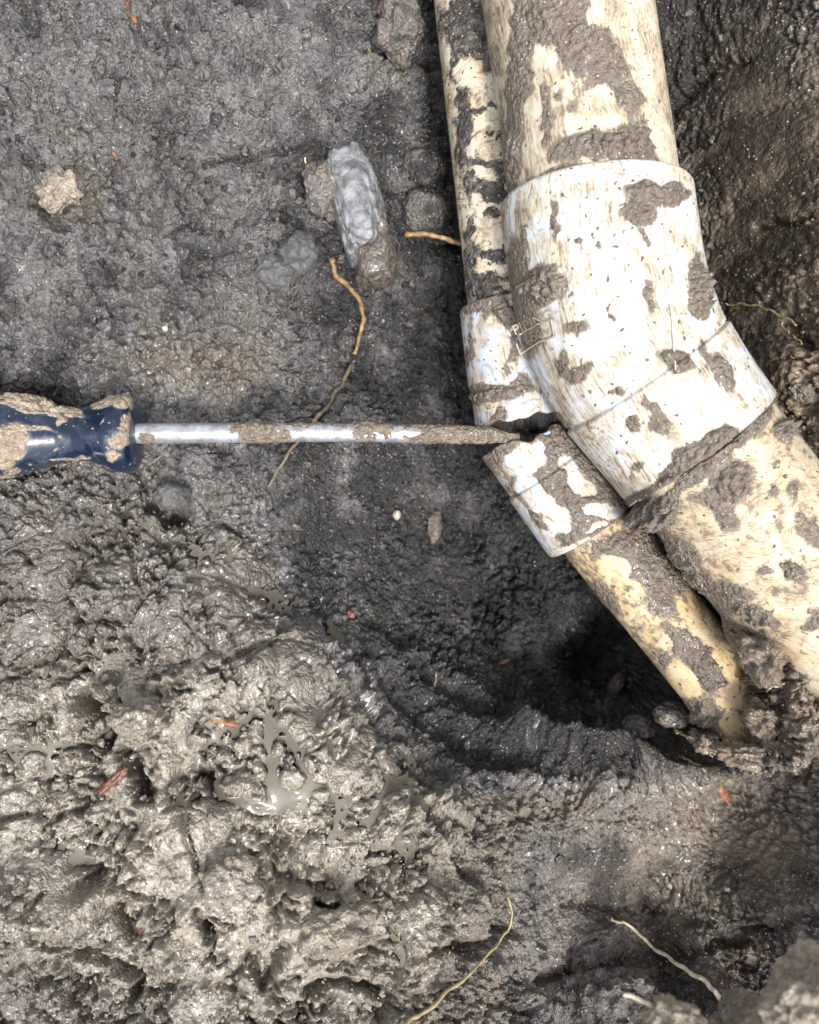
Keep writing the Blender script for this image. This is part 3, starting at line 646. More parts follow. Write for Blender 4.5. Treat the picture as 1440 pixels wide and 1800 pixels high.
# moulding seam down the fitting
sm = []
for k, (a, b_) in enumerate([(1163,350),(1168,420),(1176,500),(1182,570),(1187,640)]):
    z = 31.0
    c = W(a, b_, 0)
    # find height of the fitting under that pixel
    for _ in range(8):
        q = W(a, b_, z); dmin = np.linalg.norm(path_e[:, :2]-q[:2], axis=1).min(); z = math.sqrt(max(0, R_HUB**2-dmin**2))
    sm.append(W(a, b_, z+0.05))
seam = Tube(smooth_path(sm, 2), flat_rows(0, 64, 0.32, 2), 6); o = build_tube('moulding_seam', seam, M_FIT, big)
# embossed lettering in its raised frame on the fitting's flank
def elbow_point(a, b_, lift=0.2):
    z = 20.0
    for _ in range(12):
        q = W(a, b_, z); dd = np.linalg.norm(path_e[:, :2]-q[:2], axis=1).min(); z = 0.5*z+0.5*math.sqrt(max(4, R_HUB**2-dd**2))
    return W(a, b_, z+lift)
M_EMB = simple_material('rubbed raised lettering', c3(0.46, 0.38, 0.27), 0.4, col2=c3(0.24, 0.18, 0.12))
def emboss(txt, cx, cy, hpx, ang, name):
    cu = bpy.data.curves.new(name, 'FONT'); cu.body = txt; cu.size = 1.0; cu.align_x = 'CENTER'; cu.align_y = 'CENTER'; cu.resolution_u = 3
    to = bpy.data.objects.new(name, cu); C.objects.link(to); dg = bpy.context.evaluated_depsgraph_get(); me = bpy.data.meshes.new_from_object(to.evaluated_get(dg))
    C.objects.unlink(to); bpy.data.objects.remove(to)
    a = math.radians(ang); n = len(me.vertices); co = [v.co.copy() for v in me.vertices]
    import bmesh
    bm = bmesh.new(); bm.from_mesh(me)
    r = bmesh.ops.extrude_face_region(bm, geom=bm.faces[:]); top = set(v for v in r['geom'] if isinstance(v, bmesh.types.BMVert))
    for v in bm.verts:
        u, w_ = v.co.x*hpx, v.co.y*hpx
        qx = cx+u*math.cos(a)-(-w_)*math.sin(a)*1.0; qy = cy+u*math.sin(a)+(-w_)*math.cos(a)
        p = elbow_point(qx, qy, 0.95 if v in top else 0.1); v.co = (p[0]*MM, p[1]*MM, p[2]*MM)
    bmesh.ops.recalc_face_normals(bm, faces=bm.faces[:])
    bm.to_mesh(me); bm.free(); me.materials.clear(); me.materials.append(M_EMB); me.name = name
    o = bpy.data.objects.new(name, me); C.objects.link(o); return adopt(o, big)
emboss('PIPING', 937, 567, 25, -24, 'embossed_lettering')
emboss('S-DWV', 945, 592, 15, -22, 'embossed_lettering')
def emb_line(pts, r=0.35, lift=0.9):
    P = []
    for (a, b_), (c_, d_) in zip(pts[:-1], pts[1:]):
        for k in range(7): P.append(elbow_point(lerp(a, c_, k/6), lerp(b_, d_, k/6), lift))
    P = np.array(P); L = np.linalg.norm(np.diff(P, axis=0), axis=1).sum()
    return build_tube('embossed_border', Tube(P, flat_rows(0, L, r, 0.8), 6), M_EMB, big)
emb_line([(914,588),(944,570),(973,560)]); emb_line([(908,604),(915,623),(945,602),(974,591),(969,561)]); emb_line([(908,505),(932,492)]);
for k in range(6): emb_line([(1179+k*0.6,762+k*3.4),(1196+k*0.4,759+k*3.6)], 0.22, 0.5)
# lower pipe
path_l = smooth_path([W(1224, 783, -1), W(1328, 919, -3), W(1440, 1062, -6), W(1545, 1195, -12), W(1790, 1510, -34)], 2)
Ll = np.linalg.norm(np.diff(path_l, axis=0), axis=1).sum()
F_LO = make_field(-0.55, [(1285,850,34,46,30,.8),(1250,875,40,22,-20,.6),(1275,900,22,30,0,.5),(1150,900,50,26,-10,.95),(1262,800,125,17,-40,.85),(1380,760,20,20,0,.4),(1200,990,24,60,-40,.75),(1250,1060,34,40,-40,.55),(1420,930,40,14,50,.3),(1395,1005,26,16,30,.5),
    (1345,1000,18,8,0,.5),(1290,1040,40,12,10,.3),(1330,1080,50,14,20,.55),(1290,1110,60,16,30,.6),(1420,1090,30,20,0,.4),(1240,820,30,12,-36,.6),(1360,870,6,18,0,.4),(1395,860,8,18,0,.4),(1225,910,30,34,0,-.5),(1340,900,40,40,0,-.4),(1390,1080,30,30,-40,-.9),(1330,1120,20,12,0,.6)],
    [(1290,850,28,34,30,1.6),(1150,905,48,24,-10,4.5),(1205,1000,18,50,-40,1.2),(1330,1085,40,14,20,1.6),(1395,1005,20,12,30,1.2),(1385,755,24,18,0,2.2),(1270,795,40,8,-38,1.0),(1280,1110,40,18,30,2.0)], 440, 5, 0.5, 0.4, 0.9)
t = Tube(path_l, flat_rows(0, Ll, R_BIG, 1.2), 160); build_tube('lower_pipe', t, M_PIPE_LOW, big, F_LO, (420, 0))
t = Tube(path_l, flat_rows(0.2, 120, R_BIG, 0.42), 460); build_mud(t, F_LO, big, 0.8, 3, tonev=0.40, wetv=0.3)

# ---- small pipe, upper piece: pipe glued in a fitting that has snapped off
R_S, R_SH = 16.7, 20.4
zu = -31.0
up = empty('broken_pipe', W(862, 300, zu))
tag(up, 'small mud spattered pipe beside the large one, its white fitting snapped above the screwdriver tip', 'pipe')
q0 = W(853-38*5, 200-330*5.2, zu); q1 = W(893, 545, zu)
pu = np.array([q0, q1]); Lp = np.linalg.norm(q1-q0)
F_SU = make_field(-0.55, [(815,40,38,50,0,.55),(868,30,26,55,0,.8),(845,95,16,16,0,.9),(822,70,24,30,0,.6),(858,75,12,50,0,.8),(812,175,11,30,5,.7),(817,225,14,50,3,.75),(842,193,12,7,0,.8),(866,188,9,4,0,.6),(812,270,10,28,0,.6),(850,286,38,7,5,.6),(880,295,10,12,0,.8),
    (858,330,28,14,0,.75),(868,345,18,14,0,.8),(825,322,9,30,0,.4),(826,400,8,26,8,.7),(866,372,14,8,0,.7),(884,330,8,30,0,.6),(830,500,30,20,0,.8),(868,450,28,12,10,.7),(850,490,40,14,0,.4),(868,520,32,18,0,.85),(830,450,12,24,0,.5),(800,120,8,30,0,.4),(860,232,8,6,0,.7),(884,235,10,4,-20,.7),
    (850,262,25,14,0,-.7),(855,215,30,16,0,-.5),(850,420,20,20,0,-.6),(820,130,22,22,0,-.7)],
    [(855,80,12,30,0,1.6),(846,95,14,13,0,1.8),(868,520,28,14,0,.8),(800,210,6,12,0,2.5),(885,30,12,40,0,1.2)], 460, 4.0, 0.5, 0.4, 0.9)
v0 = Lp-165
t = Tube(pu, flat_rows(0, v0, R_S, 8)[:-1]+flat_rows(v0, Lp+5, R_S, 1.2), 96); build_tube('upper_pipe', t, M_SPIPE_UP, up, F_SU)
t = Tube(pu, flat_rows(v0, Lp+1, R_S, 0.42), 250); build_mud(t, F_SU, up, 0.7, 4, tonev=0.16, wetv=0.3)
pf = smooth_path([W(892, 536, zu), W(903, 640, zu), W(910, 695, zu), W(916, 743, zu+1)], 2); Lf = np.linalg.norm(np.diff(pf, axis=0), axis=1).sum()
def jag1(th): return 1.2*np.sin(th) + 1.0 + 0.7*np.sin(3*th+1)+0.5*np.sin(7*th)+0.4*np.sin(13*th+2)
F_SF = make_field(-0.55, [(850,530,44,18,-10,.8),(885,555,24,24,20,.75),(860,560,16,10,0,.3),(905,620,10,40,0,.4),(842,690,14,16,0,.6),(870,692,60,13,-8,.95),(915,672,16,14,0,.7),(850,755,30,10,0,.6),(880,735,14,18,0,.5),(925,745,30,8,-10,.6),(905,560,10,12,0,.6),(865,600,24,45,0,-.8),(930,715,24,20,0,-.6),(900,650,16,20,0,-.2),(826,600,6,40,0,.1)],
    [(885,548,20,16,0,1.2),(870,692,50,8,-8,.8)], 480, 3.2, 0.42, 0.35, 0.8)
rows = [(0.05, R_S-0.3), (0, R_S+1), (0, R_SH-1)] + [(s, R_SH-(0.8*(1-s/1.2)**2 if s < 1.2 else 0)-0.5*math.exp(-((s-Lf*0.66)/0.6)**2)-0.9*float(sstep(Lf*0.66, Lf*0.66+1, s))) for s in np.linspace(0, Lf-1, 110)] + [(Lf-0.6, R_SH-1.1), (Lf-0.5, R_SH-2.0), (Lf-0.6, R_S-0.2), (Lf-6, R_S-0.6), (Lf-20, R_S-0.8)]
jw = [0, 0, 0]+[float(sstep(Lf*0.7, Lf, s)) for s in np.linspace(0, Lf-1, 110)]+[1, 1, 1, .8, 0]
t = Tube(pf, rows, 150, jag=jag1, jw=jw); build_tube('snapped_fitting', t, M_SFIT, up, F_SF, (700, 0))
ss = np.linspace(0, Lf-1, 150); t = Tube(pf, [(s, np.interp(s, [r[0] for r in rows[3:113]], [r[1] for r in rows[3:113]])) for s in ss], 260, jag=jag1, jw=[float(sstep(Lf*0.7, Lf, s)) for s in ss])
build_mud(t, F_SF, up, 0.55, 5, tonev=0.36, wetv=0.3)

# ---- small pipe, lower piece
zl = -30.0
lo = empty('broken_pipe', W(1044, 926, zl))
tag(lo, 'small pipe slanting down into the hole, its broken white fitting caked with mud', 'pipe')
ph = np.array([W(922, 769, zl+1), W(1036, 932, zl)]); Lh = np.linalg.norm(ph[1]-ph[0])
def jag2(th): return -4.5*np.sin(th) + 1.2*np.sin(3*th+2)+0.9*np.sin(6*th+1)+0.7*np.sin(14*th)
F_SH = make_field(0.85, [(928,805,38,28,-35,-1.0),(905,818,20,18,0,-.9),(1000,815,20,12,30,-.8),(1012,845,26,18,70,-1.0),(1028,858,22,16,0,-.8),(950,880,52,22,48,-1.0),(985,915,26,26,45,-.9),(930,860,20,30,-40,-.8),(1065,900,42,11,6,-1.0),(915,905,14,70,-36,-.9),(960,955,20,34,-40,-.7),(960,762,9,7,0,-.9),
    (1005,962,44,7,-26,-.8),(1050,925,34,6,-24,-.5),(880,840,16,26,-38,-.3)],
    [(1020,880,30,30,40,.8),(975,770,30,20,0,.8)], 500, 3.0, 0.42, 0.35, 0.0)
hubr = lambda s: R_SH - 1.0*(1-float(sstep(17, 18, s))) - 0.6*math.exp(-((s-17.5)/0.6)**2) - (0.6*((s-Lh+1.2)/1.2)**2 if s > Lh-1.2 else 0)
rows = [(20, R_S-1.0), (6, R_S-0.8), (0.6, R_S-0.2), (0.4, R_SH-2.2), (0.6, R_SH-1.2)] + [(s, hubr(s)) for s in np.linspace(1, Lh, 110)] + [(Lh, R_SH-1.3), (Lh, R_S+0.6), (Lh-4, R_S+0.5)]
jw = [0, .8, 1, 1, 1]+[1-float(sstep(0, 12, s)) for s in np.linspace(1, Lh, 110)]+[0, 0, 0]
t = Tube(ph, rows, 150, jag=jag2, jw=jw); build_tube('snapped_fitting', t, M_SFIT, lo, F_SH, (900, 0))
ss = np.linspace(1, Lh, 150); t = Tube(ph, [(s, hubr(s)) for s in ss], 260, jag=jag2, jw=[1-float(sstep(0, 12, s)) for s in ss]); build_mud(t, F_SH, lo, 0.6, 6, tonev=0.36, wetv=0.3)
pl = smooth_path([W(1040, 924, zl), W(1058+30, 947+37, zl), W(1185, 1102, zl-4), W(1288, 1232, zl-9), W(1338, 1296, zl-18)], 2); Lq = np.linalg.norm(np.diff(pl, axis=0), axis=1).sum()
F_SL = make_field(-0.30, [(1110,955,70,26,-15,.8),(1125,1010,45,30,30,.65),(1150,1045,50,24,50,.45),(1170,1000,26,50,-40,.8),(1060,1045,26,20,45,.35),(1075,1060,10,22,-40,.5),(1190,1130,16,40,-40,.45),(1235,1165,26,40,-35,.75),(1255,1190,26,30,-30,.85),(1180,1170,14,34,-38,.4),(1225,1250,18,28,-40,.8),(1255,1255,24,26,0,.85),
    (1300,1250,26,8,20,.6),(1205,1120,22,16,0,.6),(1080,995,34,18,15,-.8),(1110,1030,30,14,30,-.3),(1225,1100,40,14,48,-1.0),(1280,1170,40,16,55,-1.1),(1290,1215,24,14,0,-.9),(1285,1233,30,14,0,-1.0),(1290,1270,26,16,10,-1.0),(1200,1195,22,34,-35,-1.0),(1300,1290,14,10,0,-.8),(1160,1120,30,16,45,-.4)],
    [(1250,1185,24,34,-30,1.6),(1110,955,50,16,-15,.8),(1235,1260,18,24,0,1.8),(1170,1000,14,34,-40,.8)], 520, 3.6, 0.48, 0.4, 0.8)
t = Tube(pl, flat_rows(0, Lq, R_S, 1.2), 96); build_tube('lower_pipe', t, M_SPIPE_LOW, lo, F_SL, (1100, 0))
t = Tube(pl, flat_rows(2, 110, R_S, 0.42), 260); build_mud(t, F_SL, lo, 0.7, 7, tonev=0.40, wetv=0.35)

# ------------------------------------------------------------------ screwdriver
drv = empty('screwdriver', W(240, 762, 0))
tag(drv, 'muddy screwdriver with navy blue plastic handle, its tip in the crack of the small pipe', 'screwdriver')
sp = np.array([W(225, 762, 0), W(560, 760, -4), W(830, 764, -9), W(912, 770, -15)]); Ls = np.linalg.norm(np.diff(sp, axis=0), axis=1).sum()
sq = lambda S: 1-0.62*sstep(Ls-26, Ls-4, S)
def shr(s): return 4.0 - 0.5*float(sstep(0, Ls, s)) - 1.9*float(sstep(Ls-26, Ls, s))
t = Tube(sp, [(s, shr(s)) for s in np.linspace(0, Ls, 160)]+[(Ls, 0.1)], 40, squash=sq); build_tube('shaft', t, M_STEEL, drv)
F_SHAFT = make_field(-0.55, [(450,758,40,22,0,.85),(262,775,24,14,20,.3),(490,765,28,16,0,.4),(660,750,40,14,0,.8),(640,765,20,16,0,.4),(740,762,60,22,0,.55),(830,765,70,30,0,.8),(890,768,50,30,0,.9),(560,746,60,5,0,.3),(780,750,30,14,0,.7),(700,765,14,20,0,-.2),(725,760,14,10,0,-.7)],
    [(450,756,30,14,0,1.0),(650,748,34,8,0,.6),(740,760,40,12,0,.6),(850,765,30,14,0,.5)], 540, 2.6, 0.5, 0.3, 0.8)
t = Tube(sp, [(s, shr(s)) for s in np.linspace(2, Ls, 400)], 90, squash=sq); build_mud(t, F_SHAFT, drv, 0.45, 8, tonev=0.55, wetv=0.15)
hp = np.array([W(-330, 775, 4), W(0, 768, 2), W(242, 764, 0)]); Lhd = np.linalg.norm(np.diff(hp, axis=0), axis=1).sum()
def hprof(s):
    d = Lhd-s   # mm from the front end
    # front bolster, waist, then the swelling grip
    return float(np.interp(d, [0, 0.6, 2, 5, 9, 13, 17, 22, 28, 34, 42, 50, 56, 70, 90, 110, 124, 128], [7, 12.2, 14.2, 15.3, 14.9, 13.0, 11.2, 10.3, 10.7, 12.0, 14.6, 16.6, 17.6, 18.4, 18.0, 17.5, 15, 2]))
fl = lambda S, TH: 1+0.055*np.cos(3*(TH-0.5))*sstep(3, 12, Lhd-S) + 0.012*np.cos(6*TH)
hs_ = np.concatenate([np.linspace(Lhd-128, Lhd-60, 60), np.linspace(Lhd-59, Lhd, 130)])
t = Tube(hp, [(s, hprof(s)) for s in hs_]+[(Lhd, 4.0)], 120, rfun=fl)
F_H = make_field(-0.95, [(60,712,60,15,12,.85),(110,722,50,9,10,.5),(20,705,30,12,12,.5),(180,705,28,14,-8,.7),(205,705,20,14,0,.6),(8,785,38,42,10,.9),(30,770,22,24,0,.6),(225,750,14,26,0,.55),(210,775,26,16,-20,.75),(222,700,16,16,0,.5),(108,742,13,7,-20,.9),(115,735,6,12,0,.6),(196,800,14,8,20,.85),(60,752,40,5,8,.5),(110,765,14,5,0,.5),(130,806,60,4,-6,.35),(15,835,30,8,-25,.3),(150,770,40,30,0,-1.0)],
    [(60,709,56,8,12,1.2),(108,740,9,7,-20,1.2),(215,770,18,10,0,.8),(5,785,28,34,0,.3),(225,705,10,16,0,1.0)], 560, 3.4, 0.45, 0.3, 0.9)
build_tube('handle', t, M_HANDLE, drv, F_H)
hs2 = np.linspace(Lhd-62, Lhd-0.3, 210); t = Tube(hp, [(s, hprof(s)) for s in hs2], 300, rfun=fl); build_mud(t, F_H, drv, 0.45, 9, tonev=0.88, wetv=0.05, rough=0.8)

# ------------------------------------------------------------------ clods and stones that stand out
import bmesh
def ico(sub):
    bm = bmesh.new(); bmesh.ops.create_icosphere(bm, subdivisions=sub, radius=1.0)
    v = np.array([q.co[:] for q in bm.verts]); f = np.array([[q.index for q in fc.verts] for fc in bm.faces]); bm.free(); return v, f
ICO = {k: ico(k) for k in (1, 2, 4, 5, 6)}
def clod(name, label, cat, px, py, rx, ry, ang, hz, seed, sink=0.3, mat=None, tonev=0.25, wetv=0.3, rough=0.35, sub=5, z=None, block=2.0, fine=1.0, br=0.25):
    v, f = ICO[sub]
    p = on_ground(px, py) if z is None else W(px, py, z)
    k = (CAM_H-p[2])/FOC; a, b_ = rx*k, ry*k
    sgn = np.sign(v)*np.abs(v)**(2.0/block); sgn /= np.maximum(np.abs(sgn).max(1, keepdims=True)*0+np.linalg.norm(sgn, axis=1, keepdims=True)**0.5, 1e-6)
    q = sgn*(1+rough*fbm3(v*1.1+seed*3.3, 600+seed, 4, 0.55)[:, None])
    q = q*np.array([a, b_, hz]); n = q/np.linalg.norm(q, axis=1, keepdims=True)
    q = q + n*fine*(0.75*fbm3(q/3.0+seed, 640+seed, 4, 0.6)[:, None])
    c, s = math.cos(math.radians(-ang)), math.sin(math.radians(-ang)); q = np.stack([q[:, 0]*c-q[:, 1]*s, q[:, 0]*s+q[:, 1]*c, q[:, 2]], 1)
    cen = np.array([p[0], p[1], p[2]+hz*(1-2*sink)*0.5 if z is None else p[2]])
    n1 = fbm3(q/9, 660+seed, 3)
    o = mesh_obj(name, q, f, mat or M_SOIL, attrs={'tone': np.clip(tonev+0.2*n1, 0, 1), 'wet': np.full(len(q), wetv), 'brown': np.full(len(q), br)})
    o.location = [t_*MM for t_ in cen]; tag(o, label, cat); return o
clod('clay_clod', 'upright clod with a bluish white glazed face above the thin curved root', 'clod', 628, 372, 46, 96, -14, 17, 1, 0.1, M_QUARTZ, rough=0.16, sub=6, block=3.4, fine=0.9)
clod('clay_clod', 'brown crumbly clod capping the lower end of the bluish white clod', 'clod', 656, 468, 42, 50, -12, 24, 2, -0.1, tonev=0.38, wetv=0.6, rough=0.35, block=2.6)
clod('clay_clod', 'brown clod leaning on the upper left side of the bluish white clod', 'clod', 578, 342, 38, 52, -20, 13, 3, 0.3, tonev=0.32, wetv=0.35)
clod('stone', 'smooth grey rounded stone lying left of the bluish white clod', 'stone', 520, 452, 38, 34, 0, 10, 4, 0.4, M_STONE, rough=0.28, fine=0.7)
clod('stone', 'flat dark grey stone touching the rounded grey stone on its lower left', 'stone', 482, 482, 36, 28, 10, 9, 5, 0.4, M_STONE, rough=0.28, fine=0.7)
clod('stone', 'grey stone half sunk under the screwdriver handle in the heap', 'stone', 305, 872, 31, 26, 10, 10, 6, 0.3, M_STONE, rough=0.25, fine=0.7)
clod('clay_clod', 'tan broken clod in the upper left bank', 'clod', 105, 338, 36, 34, 20, 7, 7, 0.3, tonev=0.85, wetv=0.35, rough=0.5)
clod('clay_clod', 'dark rounded clod wedged between bank and small pipe', 'clod', 745, 300, 38, 34, 10, 12, 8, 0.4, tonev=0.17, wetv=0.2, rough=0.2, fine=0.6)
clod('clay_clod', 'flat dark clod directly above the short yellow root', 'clod', 748, 375, 44, 40, 0, 11, 9, 0.35, tonev=0.17, wetv=0.2, rough=0.2, fine=0.6)
clod('clay_clod', 'brownish lumpy clod at the top edge of the bank left of the small pipe', 'clod', 700, 70, 38, 55, 0, 15, 10, 0.3, tonev=0.3, wetv=0.35, rough=0.45)
clod('stone', 'wet brown stone in the bottom of the hole beside the small lower pipe', 'stone', 1178, 1255, 32, 22, 0, 9, 11, 0.3, M_SOIL, tonev=0.35, wetv=1.0, rough=0.2, fine=0.4)
clod('stone', 'dark wet stone at the lip under the overhang of the hole', 'stone', 1125, 1280, 34, 24, 10, 9, 12, 0.3, M_SOIL, tonev=0.25, wetv=0.9, rough=0.2, fine=0.5)
clod('stone', 'narrow pale stone standing on the hole floor below the shaft', 'stone', 764, 925, 13, 30, 5, 6, 13, 0.2, tonev=0.55, wetv=0.5, rough=0.25, fine=0.5, sub=4)
clod('stone', 'small olive stone on the hole floor near the buried pipe end', 'stone', 1082, 1205, 13, 24, 20, 6, 14, 0.3, tonev=0.5, wetv=0.5, rough=0.2, fine=0.4, sub=4)
clod('clay_clod', 'large blurred tan clod close to the camera in the bottom right corner', 'clod', 1452, 1795, 110, 90, -20, 16, 15, z=112, tonev=1.0, wetv=0.3, rough=0.4, sub=6, fine=1.6)
clod('clay_clod', 'small blurred tan clod at the bottom edge holding a root tip', 'clod', 1190, 1806, 50, 40, 0, 9, 16, z=96, tonev=1.0, wetv=0.4, rough=0.4, fine=1.4)
clod('clay_clod', 'blurred brown clod between the two tan clods at the bottom edge', 'clod', 1320, 1815, 62, 50, 0, 14, 17, z=85, tonev=0.7, wetv=0.3, rough=0.4, fine=1.6)
clod('clay_clod', 'tan crumb clod right of the elbow, next to a black hole in the wall', 'clod', 1408, 690, 26, 16, 30, 6, 18, 0.3, tonev=0.7, wetv=0.3, rough=0.4)
clod('clay_clod', 'long ridge of wet clay on the heap under the murky water', 'clod', 400, 1560, 58, 50, 30, 9, 19, 0.55, tonev=0.7, wetv=0.9, rough=0.45)
clod('clay_clod', 'broad layered clay clod low in the middle of the heap', 'clod', 575, 1640, 72, 42, -10, 10, 20, 0.5, tonev=0.8, wetv=0.35, rough=0.4)
clod('clay_clod', 'brown rounded wet clod left of the long black fissure', 'clod', 250, 1265, 44, 32, 10, 9, 21, 0.35, tonev=0.75, wetv=0.6, rough=0.45)
clod('clay_clod', 'rounded wet lump just under the water pool of the heap', 'clod', 430, 1375, 28, 24, 0, 7, 22, 0.35, tonev=0.7, wetv=0.9, rough=0.4)
clod('clay_clod', 'brown crumbly clod packed against the right side of the small pipe end', 'clod', 1338, 1262, 34, 30, 20, 11, 26, 0.3, tonev=0.36, wetv=0.35, rough=0.5, br=0.8)
clod('clay_clod', 'dark brown clod under the very tip of the small buried pipe', 'clod', 1300, 1322, 44, 20, 8, 9, 27, 0.3, tonev=0.33, wetv=0.45, rough=0.5, br=0.8)
clod('clay_clod', 'brown clod jammed between the ends of the large and small pipes', 'clod', 1322, 1150, 34, 44, -35, 16, 28, 0.2, tonev=0.38, wetv=0.35, rough=0.5, br=0.7)
clod('clay_clod', 'lumpy brown clod banked against the underside of the large pipe at right', 'clod', 1400, 1172, 58, 26, 5, 12, 29, 0.3, tonev=0.40, wetv=0.35, rough=0.5, br=0.7)
clod('clay_clod', 'small wet brown clod below the left edge of the small pipe end', 'clod', 1238, 1302, 24, 18, 30, 8, 30, 0.3, tonev=0.30, wetv=0.6, rough=0.45, br=0.8)
clod('pebble', 'tiny pale pebble on the dark bowl right of the lip', 'pebble', 1185, 1446, 5, 5, 0, 1.3, 23, 0.2, M_PEBBLE, rough=0.2, sub=2, fine=0.1)
clod('pebble', 'pale grey pebble glinting on the hole floor below the shaft', 'pebble', 698, 905, 7, 9, 0, 2, 24, 0.2, M_PEBBLE, rough=0.2, sub=4, fine=0.1)
clod('pebble', 'yellowish pebble in the bank above the screwdriver handle', 'pebble', 291, 578, 6, 6, 0, 1.5, 25, 0.2, M_PEBBLE, rough=0.2, sub=2, fine=0.1)

# ------------------------------------------------------------------ roots, stems and bits of bark
def root_thing(name, label, cat, pts, r0, r1, mat, lift=1.0, zs=None, wob=0.9, seed=0, knobs=0.35):
    P = []
    for k, (a, b_) in enumerate(pts):
        P.append(on_ground(a, b_, lift) if zs is None or zs[k] is None else W(a, b_, zs[k]))
    P = smooth_path(P, 3); L = np.linalg.norm(np.diff(P, axis=0), axis=1).sum()
    P = P + wob*np.stack([perlin(np.arange(len(P))*0.31+seed, np.zeros(len(P))+0.5, 700+k) for k in range(3)], -1)
    n = max(12, int(L/0.8)); rows = [(0, 0.02)]+[(s, lerp(r0, r1, s/L)*(1+knobs*float(perlin(np.array(s/2.3+seed), np.array(0.3), 710)))) for s in np.linspace(0, L, n)]+[(L, 0.02)]
    t = Tube(P, rows, 8)
    c = P.mean(0); o = mesh_obj(name, t.P.reshape(-1, 3)-c, grid_faces(t.P.shape[0], 8, True), mat); o.location = c*MM
    tag(o, label, cat); return o
root_thing('root', 'thin curved yellow brown root hanging from the bluish white clod', 'root', [(583,455),(586,480),(615,505),(636,535),(640,570),(622,635)], 1.25, 1.0, M_ROOT, 1.6, seed=1)
root_thing('root', 'dark lower stretch of root running down behind the screwdriver shaft', 'root', [(622,632),(605,670),(575,710),(548,745),(510,795),(468,862)], 1.0, 0.7, M_ROOT_DK, 1.6, seed=2)
root_thing('root', 'short bright ochre root poking from the bank to the small pipe', 'root', [(712,413),(745,410),(780,418),(812,430)], 1.1, 1.1, M_ROOT, 1.0, [-52,-50,-49,-50], 0.3, seed=3)
root_thing('root', 'thick pale root lying across the dark bowl at the lower right', 'root', [(1075,1616),(1105,1625),(1140,1660),(1200,1700),(1250,1730),(1270,1755),(1290,1790)], 0.55, 1.15, M_ROOT_PALE, 4.0, seed=4, knobs=0.15)
root_thing('root', 'blurred tan root tip sticking out of the small clod at the bottom edge', 'root', [(1096,1747),(1125,1757),(1160,1778),(1200,1800)], 0.5, 1.0, M_ROOT_PALE, 0, [90,92,94,95], 0.3, seed=5)
root_thing('grass_stem', 'long straw coloured stem leaning over the clay ridges at bottom centre', 'stem', [(715,1802),(780,1750),(850,1690),(893,1640),(905,1610),(893,1568)], 0.75, 0.45, M_STRAW, 6.0, seed=6)
root_thing('root', 'fine pale root arching over the brown wall right of the elbow', 'root', [(1278,535),(1320,533),(1360,548),(1408,572)], 0.4, 0.6, M_STRAW, 3.0, seed=7)
root_thing('root', 'short pale root over the black gap in the right wall', 'root', [(1372,565),(1385,585),(1405,598),(1418,606)], 0.5, 0.4, M_STRAW, 5.0, seed=8)
root_thing('root', 'fine yellow root just below the buried end of the small pipe', 'root', [(1186,1284),(1205,1292),(1225,1310),(1262,1332)], 0.7, 0.35, M_STRAW, 3.5, seed=9)
root_thing('root', 'olive root stub ending above the orange bark chip', 'root', [(1195,1329),(1220,1340),(1250,1358),(1288,1372)], 0.5, 1.0, M_STRAW, 3.0, seed=10)
root_thing('root', 'hair thin root branching down from the olive root stub', 'root', [(1211,1338),(1222,1360),(1236,1384)], 0.35, 0.25, M_ROOT_PALE, 1.2, seed=11)
root_thing('root', 'hair thin root on the ridge left of the olive root stub', 'root', [(1122,1370),(1150,1373),(1180,1380),(1198,1390)], 0.35, 0.3, M_STRAW, 1.2, seed=12)
root_thing('root', 'hair thin white root right of the buried pipe end', 'root', [(1303,1324),(1322,1338),(1333,1354)], 0.3, 0.25, M_ROOT_PALE, 1.2, seed=13)
root_thing('root', 'thin pale root at the right edge under the large lower pipe', 'root', [(1348,1209),(1375,1203),(1405,1190),(1450,1180)], 0.4, 0.45, M_ROOT_PALE, 2.0, seed=14)
root_thing('root', 'hair thin white root standing on the smeared fold in the hole', 'root', [(769,1180),(767,1205),(752,1228)], 0.3, 0.2, M_ROOT_PALE, 2.5, seed=15)
root_thing('root', 'fine straw hair curling on the pale heap beside the ridges', 'root', [(585,1490),(610,1486),(635,1495),(628,1512)], 0.25, 0.2, M_ROOT_PALE, 1.5, seed=16)
root_thing('root', 'fine vertical straw at the edge of the clay heap, left of the stem', 'root', [(712,1590),(705,1620),(702,1660)], 0.3, 0.25, M_STRAW, 2.0, seed=17)
root_thing('root', 'tiny white root hair hanging in the bank above the brown clod', 'root', [(538,276),(541,290),(547,303)], 0.35, 0.45, M_ROOT_PALE, 2.0, seed=18)
root_thing('root', 'hair thin straw upright on the bank below the lumpy brown clod', 'root', [(651,82),(650,100),(648,122)], 0.25, 0.2, M_STRAW, 2.5, seed=19)
root_thing('root', 'fine straw on the clay in the lower left corner region', 'root', [(78,1288),(100,1284),(118,1280)], 0.25, 0.2, M_STRAW, 2.5, seed=20)
def chip(label, px, py, Lpx, wpx, ang, mat, seed, lift=1.2):
    p = on_ground(px, py, lift); k = (CAM_H-p[2])/FOC; v, f = ICO[4]
    q = v*(1+0.35*fbm3(v*1.4+seed, 800+seed, 3)[:, None])*np.array([Lpx*k/2, wpx*k/2, wpx*k*0.3])
    q[:, 2] += 0.08*(q[:, 0]**2)/max(1, Lpx*k/2)
    q += 0.25*fbm3(q/1.2, 830+seed, 3)[:, None]
    c, s = math.cos(math.radians(-ang)), math.sin(math.radians(-ang)); q = np.stack([q[:, 0]*c-q[:, 1]*s, q[:, 0]*s+q[:, 1]*c, q[:, 2]], 1)
    o = mesh_obj('bark_chip', q, f, mat); o.location = p*MM; tag(o, label, 'bark chip'); return o
